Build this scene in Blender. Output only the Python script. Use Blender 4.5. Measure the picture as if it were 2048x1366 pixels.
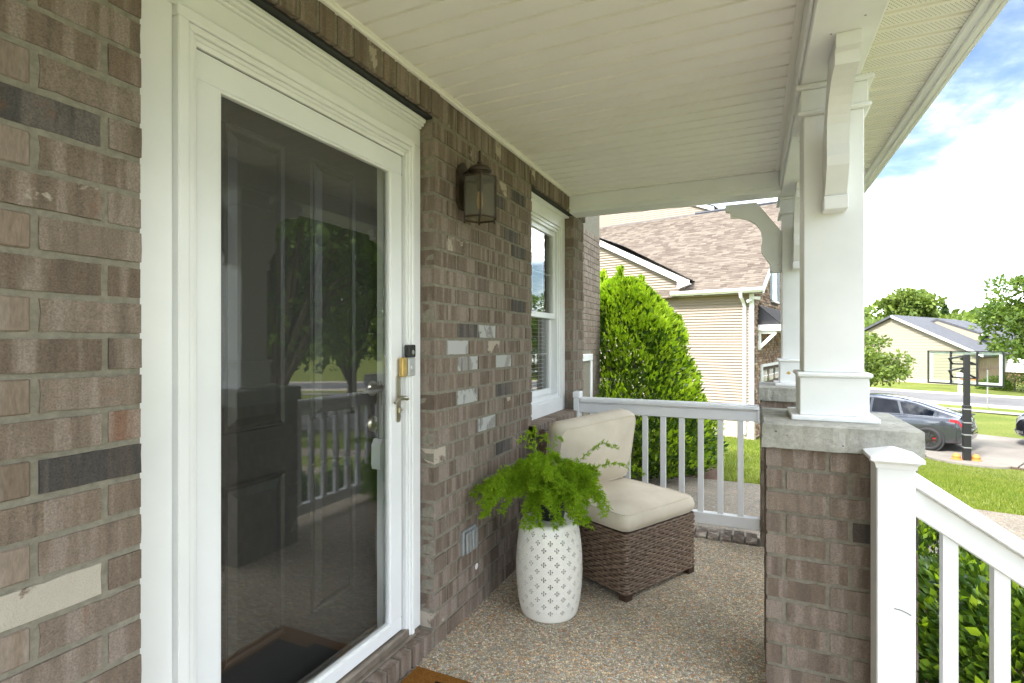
import bpy, math, random
from mathutils import Vector, Matrix, noise as mnoise
from mathutils.geometry import delaunay_2d_cdt
import numpy as np
R = math.radians
random.seed(7)
rng = np.random.default_rng(7)
for o in list(bpy.data.objects): bpy.data.objects.remove(o)
scene = bpy.context.scene
COL = scene.collection

# ------------------------------------------------------------------ camera, sky, sun, exposure
CAM_H = 1.33                      # metres above the porch floor (z = 0)
THETA = math.atan(484 / 1060)     # the view turns this far from the wall direction (+X) towards the wall (+Y)
cam = bpy.data.cameras.new('camera'); co = bpy.data.objects.new('camera', cam); COL.objects.link(co)
cam.sensor_width = 36; cam.lens = 1060 / 2048 * 36; cam.clip_start = 0.05; cam.clip_end = 3000
cam.shift_y = 1 / 2048
co.location = (0, 0, CAM_H); co.rotation_euler = (R(90), 0, THETA - R(90))
scene.camera = co

SUN_DIR = Vector((-0.62, 0.30, 0.72)).normalized()   # towards the sun
world = bpy.data.worlds.new('World'); scene.world = world; world.use_nodes = True
wn = world.node_tree; wn.nodes.clear()
def wnode(t, **k):
    n = wn.nodes.new(t)
    for a, b in k.items(): setattr(n, a, b)
    return n
sky = wnode('ShaderNodeTexSky', sky_type='NISHITA', sun_disc=False)
sky.sun_elevation = math.asin(SUN_DIR.z); sky.sun_rotation = math.atan2(SUN_DIR.x, SUN_DIR.y)
sky.air_density = 1.0; sky.dust_density = 0.6; sky.ozone_density = 1.5
tc = wnode('ShaderNodeTexCoord'); sep = wnode('ShaderNodeSeparateXYZ')
wn.links.new(tc.outputs['Generated'], sep.inputs[0])
addz = wnode('ShaderNodeMath', operation='ADD'); addz.inputs[1].default_value = 0.22
absz = wnode('ShaderNodeMath', operation='ABSOLUTE'); wn.links.new(sep.outputs[2], absz.inputs[0])
wn.links.new(absz.outputs[0], addz.inputs[0])
dx = wnode('ShaderNodeMath', operation='DIVIDE'); dy = wnode('ShaderNodeMath', operation='DIVIDE')
wn.links.new(sep.outputs[0], dx.inputs[0]); wn.links.new(addz.outputs[0], dx.inputs[1])
wn.links.new(sep.outputs[1], dy.inputs[0]); wn.links.new(addz.outputs[0], dy.inputs[1])
comb = wnode('ShaderNodeCombineXYZ'); wn.links.new(dx.outputs[0], comb.inputs[0]); wn.links.new(dy.outputs[0], comb.inputs[1])
comb.inputs[2].default_value = 12.4
nz = wnode('ShaderNodeTexNoise'); nz.inputs['Scale'].default_value = 1.25; nz.inputs['Detail'].default_value = 9; nz.inputs['Roughness'].default_value = 0.56
nz.inputs['Distortion'].default_value = 0.25
wn.links.new(comb.outputs[0], nz.inputs['Vector'])
cr = wnode('ShaderNodeValToRGB'); cr.color_ramp.elements[0].position = 0.40; cr.color_ramp.elements[1].position = 0.70
wn.links.new(nz.outputs['Fac'], cr.inputs[0])
nz2 = wnode('ShaderNodeTexNoise'); nz2.inputs['Scale'].default_value = 3.1; nz2.inputs['Detail'].default_value = 5
wn.links.new(comb.outputs[0], nz2.inputs['Vector'])
ccol = wnode('ShaderNodeValToRGB'); ccol.color_ramp.elements[0].color = (12.5, 13.0, 13.6, 1); ccol.color_ramp.elements[1].color = (23.0, 23.8, 24.8, 1)
ccol.color_ramp.elements[0].position = 0.35; ccol.color_ramp.elements[1].position = 0.6
wn.links.new(nz2.outputs['Fac'], ccol.inputs[0])
dim = wnode('ShaderNodeMixRGB', blend_type='MULTIPLY'); dim.inputs[0].default_value = 1; dim.inputs[2].default_value = (.27, .27, .27, 1); wn.links.new(sky.outputs[0], dim.inputs[1])
mixc = wnode('ShaderNodeMixRGB'); pw = wnode('ShaderNodeMath', operation='POWER'); pw.inputs[1].default_value = 2.6; wn.links.new(cr.outputs[0], pw.inputs[0]); wn.links.new(pw.outputs[0], mixc.inputs[0]); wn.links.new(dim.outputs[0], mixc.inputs[1]); wn.links.new(ccol.outputs[0], mixc.inputs[2])
bg = wnode('ShaderNodeBackground'); bg.inputs[1].default_value = 0.10
wn.links.new(mixc.outputs[0], bg.inputs[0])
wo = wnode('ShaderNodeOutputWorld'); wn.links.new(bg.outputs[0], wo.inputs[0])

sl = bpy.data.lights.new('sun', 'SUN'); so = bpy.data.objects.new('sun', sl); COL.objects.link(so)
sl.energy = 1.3; sl.angle = R(12); sl.color = (1.0, 0.965, 0.91)
so.rotation_euler = SUN_DIR.to_track_quat('Z', 'Y').to_euler()

vs = scene.view_settings
vs.view_transform = 'Standard'; vs.look = 'None'; vs.gamma = 1.0; vs.use_curve_mapping = False
vs.exposure = 3.15
scene.cycles.max_bounces = 18; scene.cycles.diffuse_bounces = 14; scene.cycles.transparent_max_bounces = 12

# ------------------------------------------------------------------ mesh helpers
class MB:
    """collects faces of ONE mesh"""
    def __init__(s): s.v = []; s.f = []; s.m = []
    def add(s, vs_, fs, mi=0):
        b = len(s.v); s.v += [tuple(p) for p in vs_]; s.f += [tuple(b + i for i in f) for f in fs]; s.m += [mi] * len(fs); return s
    def box(s, x0, x1, y0, y1, z0, z1, b=0.0, mi=0, M=None):
        if x0 > x1: x0, x1 = x1, x0
        if y0 > y1: y0, y1 = y1, y0
        if z0 > z1: z0, z1 = z1, z0
        b = min(b, (x1 - x0) * .45, (y1 - y0) * .45, (z1 - z0) * .45)
        if b <= 0:
            vv = [(x, y, z) for x in (x0, x1) for y in (y0, y1) for z in (z0, z1)]
            ff = [(0, 1, 3, 2), (4, 6, 7, 5), (0, 4, 5, 1), (2, 3, 7, 6), (0, 2, 6, 4), (1, 5, 7, 3)]
        else:
            vv = []; idx = {}
            for i, x in enumerate((x0, x1)):
                for j, y in enumerate((y0, y1)):
                    for k, z in enumerate((z0, z1)):
                        sx, sy, sz = (b, -b)[i], (b, -b)[j], (b, -b)[k]
                        idx[i, j, k, 0] = len(vv); vv.append((x, y + sy, z + sz))
                        idx[i, j, k, 1] = len(vv); vv.append((x + sx, y, z + sz))
                        idx[i, j, k, 2] = len(vv); vv.append((x + sx, y + sy, z))
            g = lambda i, j, k, a: idx[i, j, k, a]
            ff = []
            for q in (0, 1):
                r = (lambda t: t) if q else (lambda t: t[::-1])
                ff.append(r((g(q,0,0,0), g(q,1,0,0), g(q,1,1,0), g(q,0,1,0))))
                ff.append(r((g(0,q,0,1), g(0,q,1,1), g(1,q,1,1), g(1,q,0,1))))
                ff.append(r((g(0,0,q,2), g(1,0,q,2), g(1,1,q,2), g(0,1,q,2))))
            for i in (0, 1):
                for j in (0, 1):
                    e = (g(i,j,0,0), g(i,j,1,0), g(i,j,1,1), g(i,j,0,1)); ff.append(e if (i + j) % 2 else e[::-1])
                    e = (g(i,0,j,0), g(i,1,j,0), g(i,1,j,2), g(i,0,j,2)); ff.append(e if (i + j) % 2 == 0 else e[::-1])
                    e = (g(0,i,j,1), g(1,i,j,1), g(1,i,j,2), g(0,i,j,2)); ff.append(e if (i + j) % 2 else e[::-1])
            for i in (0, 1):
                for j in (0, 1):
                    for k in (0, 1):
                        e = (g(i,j,k,0), g(i,j,k,1), g(i,j,k,2)); ff.append(e if (i + j + k) % 2 else e[::-1])
        if M is not None: vv = [M @ Vector(p) for p in vv]
        return s.add(vv, ff, mi)
    def prism(s, pts, axis, a0, a1, mi=0):
        """closed outline pts (u,v) swept along axis from a0 to a1"""
        def P(u, v, a): return {'x': (a, u, v), 'y': (u, a, v), 'z': (u, v, a)}[axis]
        n = len(pts)
        vv = [P(u, v, a0) for u, v in pts] + [P(u, v, a1) for u, v in pts]
        ff = [(i, (i + 1) % n, n + (i + 1) % n, n + i) for i in range(n)] + [tuple(range(n))[::-1], tuple(range(n, 2 * n))]
        return s.add(vv, ff, mi)
    def tube(s, pts, r, n=8, mi=0, caps=True):
        pts = [Vector(p) for p in pts]; rr = r if isinstance(r, (list, tuple)) else [r] * len(pts)
        vv = []; up = Vector((0, 0, 1))
        for i, p in enumerate(pts):
            d = (pts[min(i + 1, len(pts) - 1)] - pts[max(i - 1, 0)]).normalized()
            a = d.cross(up if abs(d.z) < .9 else Vector((1, 0, 0))).normalized(); b = d.cross(a)
            for k in range(n):
                t = 2 * math.pi * k / n; vv.append(p + (a * math.cos(t) + b * math.sin(t)) * rr[i])
        ff = []
        for i in range(len(pts) - 1):
            for k in range(n):
                k2 = (k + 1) % n; ff.append((i*n+k, i*n+k2, (i+1)*n+k2, (i+1)*n+k))
        if caps: ff += [tuple(range(n))[::-1], tuple(range((len(pts)-1)*n, len(pts)*n))]
        return s.add(vv, ff, mi)
    def lathe(s, prof, c=(0, 0, 0), n=24, mi=0, M=None, close=False):
        vv = []; ff = []
        for r, z in prof:
            for k in range(n):
                t = 2 * math.pi * k / n; vv.append(Vector((r * math.cos(t), r * math.sin(t), z)))
        if M is not None: vv = [M @ p for p in vv]
        vv = [p + Vector(c) for p in vv]
        for i in range(len(prof) - 1):
            for k in range(n):
                k2 = (k + 1) % n; ff.append((i*n+k, i*n+k2, (i+1)*n+k2, (i+1)*n+k))
        return s.add(vv, ff, mi)
    def mesh(s, name, off=(0, 0, 0), fix=True):
        me = bpy.data.meshes.new(name); ox, oy, oz = off
        me.from_pydata([(x - ox, y - oy, z - oz) for x, y, z in s.v], [], s.f)
        if any(s.m): me.polygons.foreach_set('material_index', s.m)
        me.validate()
        if fix:
            import bmesh
            bm = bmesh.new(); bm.from_mesh(me); bmesh.ops.recalc_face_normals(bm, faces=bm.faces); bm.to_mesh(me); bm.free()
        return me

def tag(o, label=None, cat=None, group=None, kind=None):
    if label: o['label'] = label
    if cat: o['category'] = cat
    if group: o['group'] = group
    if kind: o['kind'] = kind
    return o
def wloc(o):
    p = Vector((0, 0, 0))
    while o is not None: p += o.location; o = o.parent
    return p
def thing(name, loc, label, cat, group=None):
    o = bpy.data.objects.new(name, None); o.empty_display_size = .1; COL.objects.link(o); o.location = loc
    return tag(o, label, cat, group)
def obj(name, mb, mat, parent=None, smooth=False, fix=True, off=None):
    """world-space shapes -> one mesh object; a child keeps its parent's origin"""
    if off is None: off = wloc(parent) if parent else (0, 0, 0)
    me = mb.mesh(name, off, fix)
    for m in (mat if isinstance(mat, (list, tuple)) else [mat]): me.materials.append(m)
    if smooth: me.polygons.foreach_set('use_smooth', [True] * len(me.polygons))
    o = bpy.data.objects.new(name, me); COL.objects.link(o)
    if parent: o.parent = parent
    else: o.location = off
    return o
def inst(name, me, loc, parent=None, rot=None, scale=None):
    o = bpy.data.objects.new(name, me); COL.objects.link(o)
    o.location = Vector(loc) - (wloc(parent) if parent else Vector())
    if parent: o.parent = parent
    if rot is not None: o.rotation_euler = rot
    if scale is not None: o.scale = scale
    return o
def smooth_by_angle(o, ang=40):
    me = o.data; me.polygons.foreach_set('use_smooth', [True] * len(me.polygons))
    try: me.set_sharp_from_angle(angle=R(ang))
    except Exception: pass
    return o

# ------------------------------------------------------------------ materials
class NT:
    def __init__(s, name):
        s.m = bpy.data.materials.new(name); s.m.use_nodes = True; s.t = s.m.node_tree; s.b = s.t.nodes['Principled BSDF']; s.out = s.t.nodes['Material Output']
    def n(s, t, ins=None, **k):
        nd = s.t.nodes.new(t)
        for a, b in k.items(): setattr(nd, a, b)
        for a, b in (ins or {}).items():
            if hasattr(b, 'is_linked') or isinstance(b, bpy.types.NodeSocket): s.t.links.new(b, nd.inputs[a])
            else: nd.inputs[a].default_value = b
        return nd
    def l(s, a, b): s.t.links.new(a, b)
    def coord(s, scale=(1, 1, 1), rand=True, kind='Object'):
        tcn = s.n('ShaderNodeTexCoord'); src = tcn.outputs[kind]
        if rand:
            oi = s.n('ShaderNodeObjectInfo'); mu = s.n('ShaderNodeMath', {0: oi.outputs['Random'], 1: 57.0}, operation='MULTIPLY')
            cb = s.n('ShaderNodeCombineXYZ', {0: mu.outputs[0], 1: mu.outputs[0], 2: mu.outputs[0]})
            ad = s.n('ShaderNodeVectorMath', {0: src, 1: cb.outputs[0]}, operation='ADD'); src = ad.outputs[0]
        mp = s.n('ShaderNodeVectorMath', {0: src, 1: scale}, operation='MULTIPLY')
        return mp.outputs[0]
    def noise(s, vec, scale, detail=4, rough=.55, dist=0):
        return s.n('ShaderNodeTexNoise', {'Vector': vec, 'Scale': scale, 'Detail': detail, 'Roughness': rough, 'Distortion': dist}).outputs['Fac']
    def ramp(s, fac, stops, interp='LINEAR'):
        r = s.n('ShaderNodeValToRGB', {0: fac}); cr_ = r.color_ramp; cr_.interpolation = interp
        while len(cr_.elements) < len(stops): cr_.elements.new(.5)
        for e, (p, c) in zip(cr_.elements, stops):
            e.position = p; e.color = tuple(c) + (1,) if isinstance(c, (tuple, list)) else (c, c, c, 1)
        return r.outputs[0]
    def mix(s, fac, a, b, mode='MIX'):
        m = s.n('ShaderNodeMixRGB', blend_type=mode)
        for i, x in enumerate((fac, a, b)):
            if isinstance(x, bpy.types.NodeSocket): s.l(x, m.inputs[i])
            elif i == 0: m.inputs[0].default_value = x
            else: m.inputs[i].default_value = tuple(x) + (1,) if len(x) == 3 else x
        return m.outputs[0]
    def math(s, op, a, b=0.0):
        return s.n('ShaderNodeMath', {0: a, 1: b}, operation=op).outputs[0]
    def col(s, x):
        if isinstance(x, bpy.types.NodeSocket): s.l(x, s.b.inputs['Base Color'])
        else: s.b.inputs['Base Color'].default_value = tuple(x) + (1,)
        return s
    def rough(s, x):
        if isinstance(x, bpy.types.NodeSocket): s.l(x, s.b.inputs['Roughness'])
        else: s.b.inputs['Roughness'].default_value = x
        return s
    def spec(s, x): s.b.inputs['Specular IOR Level'].default_value = x; return s
    def metal(s, x=1.0): s.b.inputs['Metallic'].default_value = x; return s
    def bump(s, h, strength=.5, dist=.01):
        bn = s.n('ShaderNodeBump', {'Height': h, 'Strength': strength, 'Distance': dist}); s.l(bn.outputs[0], s.b.inputs['Normal']); return s

def simple(name, col, rough=.5, metal=0, spec=.5, var=.0, vs_=6.0, bump=0, bs=60):
    t = NT(name); t.rough(rough); t.metal(metal); t.spec(spec)
    if var:
        v = t.coord(); f = t.noise(v, vs_, 5)
        t.col(t.mix(t.ramp(f, [(.3, 0.0), (.7, 1.0)]), [c * (1 - var) for c in col], [min(1, c * (1 + var)) for c in col]))
    else: t.col(col)
    if bump: t.bump(t.noise(t.coord(rand=False), bs, 4), bump, .004)
    return t.m
M = {}
def brick_mat(name, ramp_, smear=0.0, smearcol=(.52, .47, .38), face='xz', band=.68):
    t = NT(name); t.rough(.93); t.spec(.2)
    oi = t.n('ShaderNodeObjectInfo')
    base = t.ramp(oi.outputs['Random'], ramp_)
    # wire-cut vertical bands (broad strips of lighter slurry), running up the face
    vb = t.coord((17, 17, 1.2)); fb = t.noise(vb, 1.6, 2, .4)
    base = t.mix(t.math('MULTIPLY', t.ramp(fb, [(.50, 0.0), (.60, 1.0)]), band), base, (.330, .272, .232))
    base = t.mix(t.math('MULTIPLY', t.ramp(fb, [(.33, 1.0), (.43, 0.0)]), .5), base, (.120, .095, .078))
    vf = t.coord((60, 60, 22)); ff_ = t.noise(vf, 2.0, 5, .7); gr_ = t.noise(t.coord(), 260, 3, .75)
    base = t.mix(.55, base, t.ramp(ff_, [(.25, .68), (.75, 1.30)]), 'MULTIPLY')
    base = t.mix(.8, base, t.ramp(gr_, [(.28, .55), (.55, 1.05), (.8, 1.4)]), 'MULTIPLY')
    # reddish worn arrises
    vr = t.coord(); fr = t.noise(vr, 14, 3, .6)
    base = t.mix(t.math('MULTIPLY', t.ramp(fr, [(.66, 0.0), (.76, 1.0)]), .32), base, (.26, .12, .07))
    if smear:
        fs = t.noise(vr, 9, 5, .6, .4)
        base = t.mix(t.ramp(fs, [(.56 - smear * .3, 0.0), (.60 - smear * .3, 1.0)]), base, smearcol)
    t.col(base)
    h = t.mix(.5, t.ramp(gr_, [(.2, 0.0), (.7, 1.0)]), t.ramp(t.noise(t.coord((1, 1, 1)), 45, 6, .75), [(.3, 0.0), (.7, 1.0)]))
    t.bump(h, .8, .005)
    return t.m
common = [(0, (.142, .116, .096)), (.15, (.170, .141, .118)), (.4, (.198, .165, .139)), (.6, (.178, .152, .131)), (.8, (.214, .183, .158)), (.92, (.190, .163, .141)), (1, (.168, .130, .105))]
common = [(p, (c[0] * 1.16, c[1] * 1.07, c[2] * .99)) for p, c in common]
M['brick'] = brick_mat('brick', common)
M['brick_dark'] = brick_mat('brick_dark', [(0, (.078, .071, .067)), (1, (.100, .092, .088))], band=.25)
M['brick_smear'] = brick_mat('brick_smear', common, .10, (.46, .40, .33))
M['brick_white'] = brick_mat('brick_white', common, .62, (.50, .45, .38))
M['brick_grey'] = brick_mat('brick_grey', [(0, (.30, .29, .28)), (1, (.36, .345, .33))], .30, (.46, .46, .45), band=.3)
M['brick_red'] = brick_mat('brick_red', [(0, (.22, .115, .075)), (1, (.25, .15, .105))])
t = NT('mortar'); t.rough(.95).spec(.15)
v = t.coord(rand=False); f = t.noise(v, 55, 6, .7)
t.col(t.ramp(f, [(.25, (.160, .146, .115)), (.55, (.240, .220, .175)), (.8, (.305, .282, .232))])); t.bump(f, .8, .004); M['mortar'] = t.m
M['white_paint'] = simple('white_paint', (.785, .795, .79), .45, var=.055, vs_=4, bump=.04, bs=25)
M['white_trim'] = simple('white_trim', (.785, .79, .785), .42, var=.055, vs_=3)
M['vinyl'] = simple('vinyl', (.78, .79, .80), .32, var=.04, vs_=3)
M['ceiling_vinyl'] = simple('ceiling_vinyl', (.865, .845, .80), .5, var=.025, vs_=5)
M['plain_grey'] = simple('plain_grey', (.25, .25, .24), .6)
M['lintel_gap_shade'] = simple('steel_lintel', (.02, .021, .022), .6, var=.2)  # dark steel for the lintels; also stands for shade in storm-door gaps
M['door_dark'] = simple('door_dark_paint', (.028, .028, .028), .36, var=.12, vs_=2)
M['nickel'] = simple('satin_nickel', (.55, .50, .42), .28, 1)
M['brass'] = simple('brass_plate', (.62, .42, .14), .35, .6, var=.15, vs_=60)
M['bronze'] = simple('aged_bronze', (.055, .038, .026), .5, .3, var=.25, vs_=30)
M['black_plastic'] = simple('black_plastic', (.012, .012, .013), .25)
M['silver_plastic'] = simple('silver_plastic', (.50, .51, .52), .3, .4)
M['grey_metal'] = simple('grey_cast_metal', (.27, .28, .275), .5, .3, var=.1, vs_=40)
M['bare_aluminium'] = simple('threshold_aluminium', (.30, .255, .21), .38, .55, var=.25, vs_=18)
M['rubber'] = simple('rubber', (.018, .018, .019), .75)
M['wood_dark'] = simple('dark_wood', (.050, .026, .015), .5, var=.3, vs_=30)
M['soil'] = simple('soil', (.035, .022, .014), .95, var=.4, vs_=40, bump=.8, bs=80)
M['mulch'] = simple('mulch', (.10, .055, .033), .95, var=.5, vs_=30, bump=1, bs=50)
t = NT('concrete_cap'); t.rough(.95).spec(.15)
v = t.coord(rand=True); f = t.noise(v, 7, 8, .65); g = t.noise(v, 70, 4, .7)
base = t.ramp(f, [(.3, (.235, .235, .205)), (.5, (.33, .325, .285)), (.7, (.42, .41, .365))])
base = t.mix(.6, base, t.ramp(g, [(.3, .72), (.6, 1.12)]), 'MULTIPLY')
vo = t.n('ShaderNodeTexVoronoi', {'Vector': v, 'Scale': 42.0}); pits = t.ramp(vo.outputs['Distance'], [(.08, 1.0), (.16, 0.0)])
pm = t.math('MULTIPLY', pits, t.ramp(t.noise(v, 15, 2), [(.5, 0.0), (.58, 1.0)]))
base = t.mix(pm, base, (.10, .095, .08)); t.col(base)
t.bump(t.math('SUBTRACT', t.math('ADD', t.math('MULTIPLY', f, .6), t.math('MULTIPLY', g, .35)), pm), .7, .008); M['cap'] = t.m
# exposed aggregate: pebbles
def aggregate(name, scale, cols, dark=(.19, .17, .14), bumpd=.006):
    t = NT(name); t.rough(.8).spec(.3)
    v = t.coord(rand=False)
    wv = t.n('ShaderNodeVectorMath', {0: v, 1: t.n('ShaderNodeVectorMath', {0: t.n('ShaderNodeTexNoise', {'Vector': v, 'Scale': 90.0, 'Detail': 2}).outputs['Color'], 1: (.012, .012, .012)}, operation='MULTIPLY').outputs[0]}, operation='ADD').outputs[0]
    vo = t.n('ShaderNodeTexVoronoi', {'Vector': wv, 'Scale': scale, 'Randomness': 1.0}); 
    sp = t.n('ShaderNodeSeparateColor', {0: vo.outputs['Color']})
    pc = t.ramp(sp.outputs[0], cols)
    pc = t.mix(.8, pc, t.ramp(sp.outputs[1], [(0, .6), (1, 1.4)]), 'MULTIPLY')
    vo2 = t.n('ShaderNodeTexVoronoi', {'Vector': wv, 'Scale': scale, 'Randomness': 1.0}, feature='DISTANCE_TO_EDGE')
    e = t.ramp(vo2.outputs['Distance'], [(.01, 0.0), (.10, 1.0)])
    base = t.mix(e, dark, pc)
    big = t.noise(v, 1.7, 5, .6); base = t.mix(.8, base, t.ramp(big, [(.3, (.74, .73, .70)), (.6, (1.12, 1.08, 1.0))]), 'MULTIPLY')
    t.col(base); t.bump(t.ramp(vo2.outputs['Distance'], [(0, 0.0), (.35, 1.0)]), .9, bumpd)
    return t.m
peb = [(0, (.20, .19, .17)), (.16, (.33, .30, .25)), (.3, (.40, .35, .27)), (.42, (.27, .285, .29)), (.55, (.36, .26, .16)), (.68, (.30, .29, .26)), (.8, (.24, .19, .14)), (.9, (.50, .46, .39)), (.97, (.33, .17, .085)), (1, (.58, .55, .49))]
M['aggregate'] = aggregate('exposed_aggregate', 105, [(p, (min(.85, c[0] ** 1.25 * 2.85), min(.82, c[1] ** 1.25 * 2.78), min(.78, c[2] ** 1.25 * 2.62))) for p, c in peb], (.20, .17, .135))
M['walk'] = aggregate('walk_aggregate', 70, [(p, tuple(min(.6, x * .72) for x in c)) for p, c in peb], (.14, .12, .095))
t = NT('driveway_concrete'); t.rough(.9).spec(.2); v = t.coord(rand=False); f = t.noise(v, .7, 8, .6)
t.col(t.ramp(f, [(.3, (.17, .152, .132)), (.7, (.25, .228, .20))])); t.bump(t.noise(v, 60, 3), .3, .003); M['concrete'] = t.m
t = NT('asphalt'); t.rough(.9); v = t.coord(rand=False); f = t.noise(v, .35, 8, .6)
t.col(t.ramp(f, [(.3, (.075, .073, .073)), (.7, (.12, .117, .116))])); M['asphalt'] = t.m
t = NT('lawn'); t.rough(.9).spec(.1); v = t.coord(rand=False); f = t.noise(v, .45, 6, .6); g = t.noise(v, 14, 5, .7)
base = t.ramp(f, [(.3, (.085, .118, .022)), (.5, (.130, .155, .032)), (.7, (.175, .182, .050))])
base = t.mix(.9, base, t.ramp(g, [(.25, .45), (.7, 1.35)]), 'MULTIPLY'); t.col(base); t.bump(g, 1, .03); M['lawn'] = t.m

def leafmat(name, stops, trans=.35, rough=.5, spec=.35, rscale=3.0):
    t = NT(name); t.rough(rough).spec(spec)
    geo = t.n('ShaderNodeNewGeometry'); rnd = geo.outputs['Random Per Island']
    v = t.coord(rand=False); big = t.noise(v, rscale, 3, .6)
    f = t.math('ADD', t.math('MULTIPLY', rnd, .62), t.math('MULTIPLY', t.math('SUBTRACT', big, .3), .9))
    c = t.ramp(f, stops); t.col(c)
    tr = t.n('ShaderNodeBsdfTranslucent', {'Color': t.mix(1.0, c, (1.25, 1.3, .55), 'MULTIPLY')})
    mx = t.n('ShaderNodeMixShader', {0: trans, 1: t.b.outputs[0], 2: tr.outputs[0]}); t.l(mx.outputs[0], t.out.inputs[0])
    return t.m
M['leaf_cone'] = leafmat('laurel_leaf', [(.0, (.012, .030, .006)), (.3, (.035, .080, .012)), (.55, (.095, .175, .016)), (.8, (.21, .30, .022)), (1, (.30, .37, .035))], .35, .35, .5, 2.2)
M['leaf_bright'] = leafmat('laurel_bright_leaf', [(.0, (.22, .36, .02)), (.5, (.36, .50, .03)), (1, (.50, .60, .06))], .5, .4, .4, 3)
M['leaf_hedge'] = leafmat('hedge_leaf', [(.0, (.020, .048, .012)), (.35, (.050, .10, .018)), (.6, (.10, .175, .022)), (.85, (.22, .32, .026)), (1, (.34, .42, .035))], .3, .28, .6, 5)
M['leaf_fern'] = leafmat('fern_needle', [(.0, (.16, .27, .016)), (.4, (.28, .44, .022)), (.75, (.40, .55, .04)), (1, (.54, .65, .09))], .55, .6, .3, 9)
M['leaf_tree'] = leafmat('tree_leaf', [(.0, (.035, .070, .014)), (.4, (.080, .135, .024)), (.75, (.14, .205, .034)), (1, (.21, .27, .05))], .4, .55, .3, .6)
M['leaf_far'] = leafmat('far_leaf', [(.0, (.070, .115, .028)), (.4, (.12, .175, .038)), (.75, (.19, .25, .055)), (1, (.27, .31, .085))], .3, .6, .2, .35)
M['leaf_pine'] = leafmat('pine_leaf', [(.0, (.018, .045, .016)), (1, (.06, .11, .035))], .2, .6, .2, 1)
M['grass_blade'] = leafmat('grass_blade', [(.0, (.07, .12, .016)), (.45, (.14, .19, .024)), (1, (.24, .26, .05))], .4, .6, .2, .6)
t = NT('bark'); t.rough(.95); v = t.coord((6, 6, 1)); f = t.noise(v, 5, 6, .7); t.col(t.ramp(f, [(.3, (.045, .032, .022)), (.7, (.14, .105, .08))])); t.bump(f, .9, .02); M['bark'] = t.m

t = NT('seat_fabric'); t.rough(.95).spec(.15)
v = t.coord(rand=False); w1 = t.n('ShaderNodeTexWave', {'Vector': v, 'Scale': 260.0, 'Distortion': 1.0}).outputs['Fac']; f = t.noise(v, 5, 5, .6)
t.col(t.mix(.5, t.ramp(f, [(.3, (.60, .53, .425)), (.7, (.70, .63, .52))]), t.ramp(w1, [(0, .93), (1, 1.05)]), 'MULTIPLY')); t.bump(t.noise(v, 320, 2), .25, .001); M['fabric'] = t.m
t = NT('wicker'); t.rough(.42).spec(.45)
v = t.coord((1, 1, 1), rand=False); f = t.noise(v, 45, 3, .6); g = t.noise(v, 8, 3)
t.col(t.mix(t.ramp(g, [(.4, 0.0), (.7, .35)]), t.ramp(f, [(.3, (.085, .054, .036)), (.5, (.17, .115, .080)), (.72, (.29, .215, .16))]), (.22, .145, .09))); M['wicker'] = t.m
M['ceramic'] = simple('glazed_ceramic', (.80, .775, .70), .18, spec=.5, var=.02, vs_=8)
M['pot'] = simple('black_pot', (.018, .019, .021), .45)
t = NT('coir'); t.rough(1).spec(0); v = t.coord(rand=False); f = t.noise(v, 160, 5, .8); t.col(t.ramp(f, [(.3, (.16, .065, .015)), (.7, (.36, .17, .045))])); t.bump(f, 1, .008); M['coir'] = t.m
M['coir_black'] = simple('coir_print', (.02, .016, .013), 1, spec=0, bump=1, bs=160)
def glassmat(name, tint=(1, 1, 1), ior=1.5, gain=1.0, rough=0.0, base=0.0):
    t = NT(name); lw = t.n('ShaderNodeLayerWeight', {'Blend': .5}); f0 = ((ior - 1) / (ior + 1)) ** 2 * gain      # Schlick, the same on both faces
    fac = t.math('ADD', t.math('MULTIPLY', t.math('POWER', lw.outputs['Facing'], 5.0), 1 - f0), f0)
    tr = t.n('ShaderNodeBsdfTransparent', {'Color': tint + (1,)}); gl = t.n('ShaderNodeBsdfGlossy', {'Color': (1, 1, 1, 1), 'Roughness': rough})
    mx = t.n('ShaderNodeMixShader', {0: fac, 1: tr.outputs[0], 2: gl.outputs[0]}); t.l(mx.outputs[0], t.out.inputs[0]); return t.m
M['storm_glass'] = glassmat('storm_glass', (.95, .96, .955), 1.5, 1.75)
M['window_glass'] = glassmat('window_glass', (.84, .86, .855), 1.5, 3.2)
M['car_glass'] = glassmat('car_glass', (.10, .11, .12), 1.5, 1.6)
M['board_glass'] = glassmat('board_acrylic', (.90, .94, .92), 1.45, 1.3)
t = NT('seeded_glass'); t.rough(.22); t.b.inputs['Transmission Weight'].default_value = .9; t.b.inputs['IOR'].default_value = 1.15; t.col((.62, .60, .52)); t.bump(t.noise(t.coord(rand=False), 45, 3), .5, .004); M['lantern_glass'] = t.m
M['bulb'] = simple('amber_bulb', (.75, .50, .18), .2)
M['siding'] = simple('beige_siding', (.25, .20, .152), .6, var=.03, vs_=2)
M['siding_cream'] = simple('cream_siding', (.30, .26, .195), .6, var=.03, vs_=2)
t = NT('shingle'); t.rough(.95).spec(.1); geo = t.n('ShaderNodeNewGeometry'); g = t.noise(t.coord(rand=False), 25, 3)
t.col(t.mix(.6, t.ramp(geo.outputs['Random Per Island'], [(0, (.095, .076, .062)), (.5, (.132, .108, .088)), (1, (.172, .143, .117))]), t.ramp(g, [(.3, .85), (.7, 1.1)]), 'MULTIPLY')); M['shingle'] = t.m
M['shingle_dark'] = simple('charcoal_shingle', (.075, .078, .088), .95, var=.18, vs_=3, bump=.6, bs=20)
t = NT('ledgestone'); t.rough(.95); geo = t.n('ShaderNodeNewGeometry')
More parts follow.
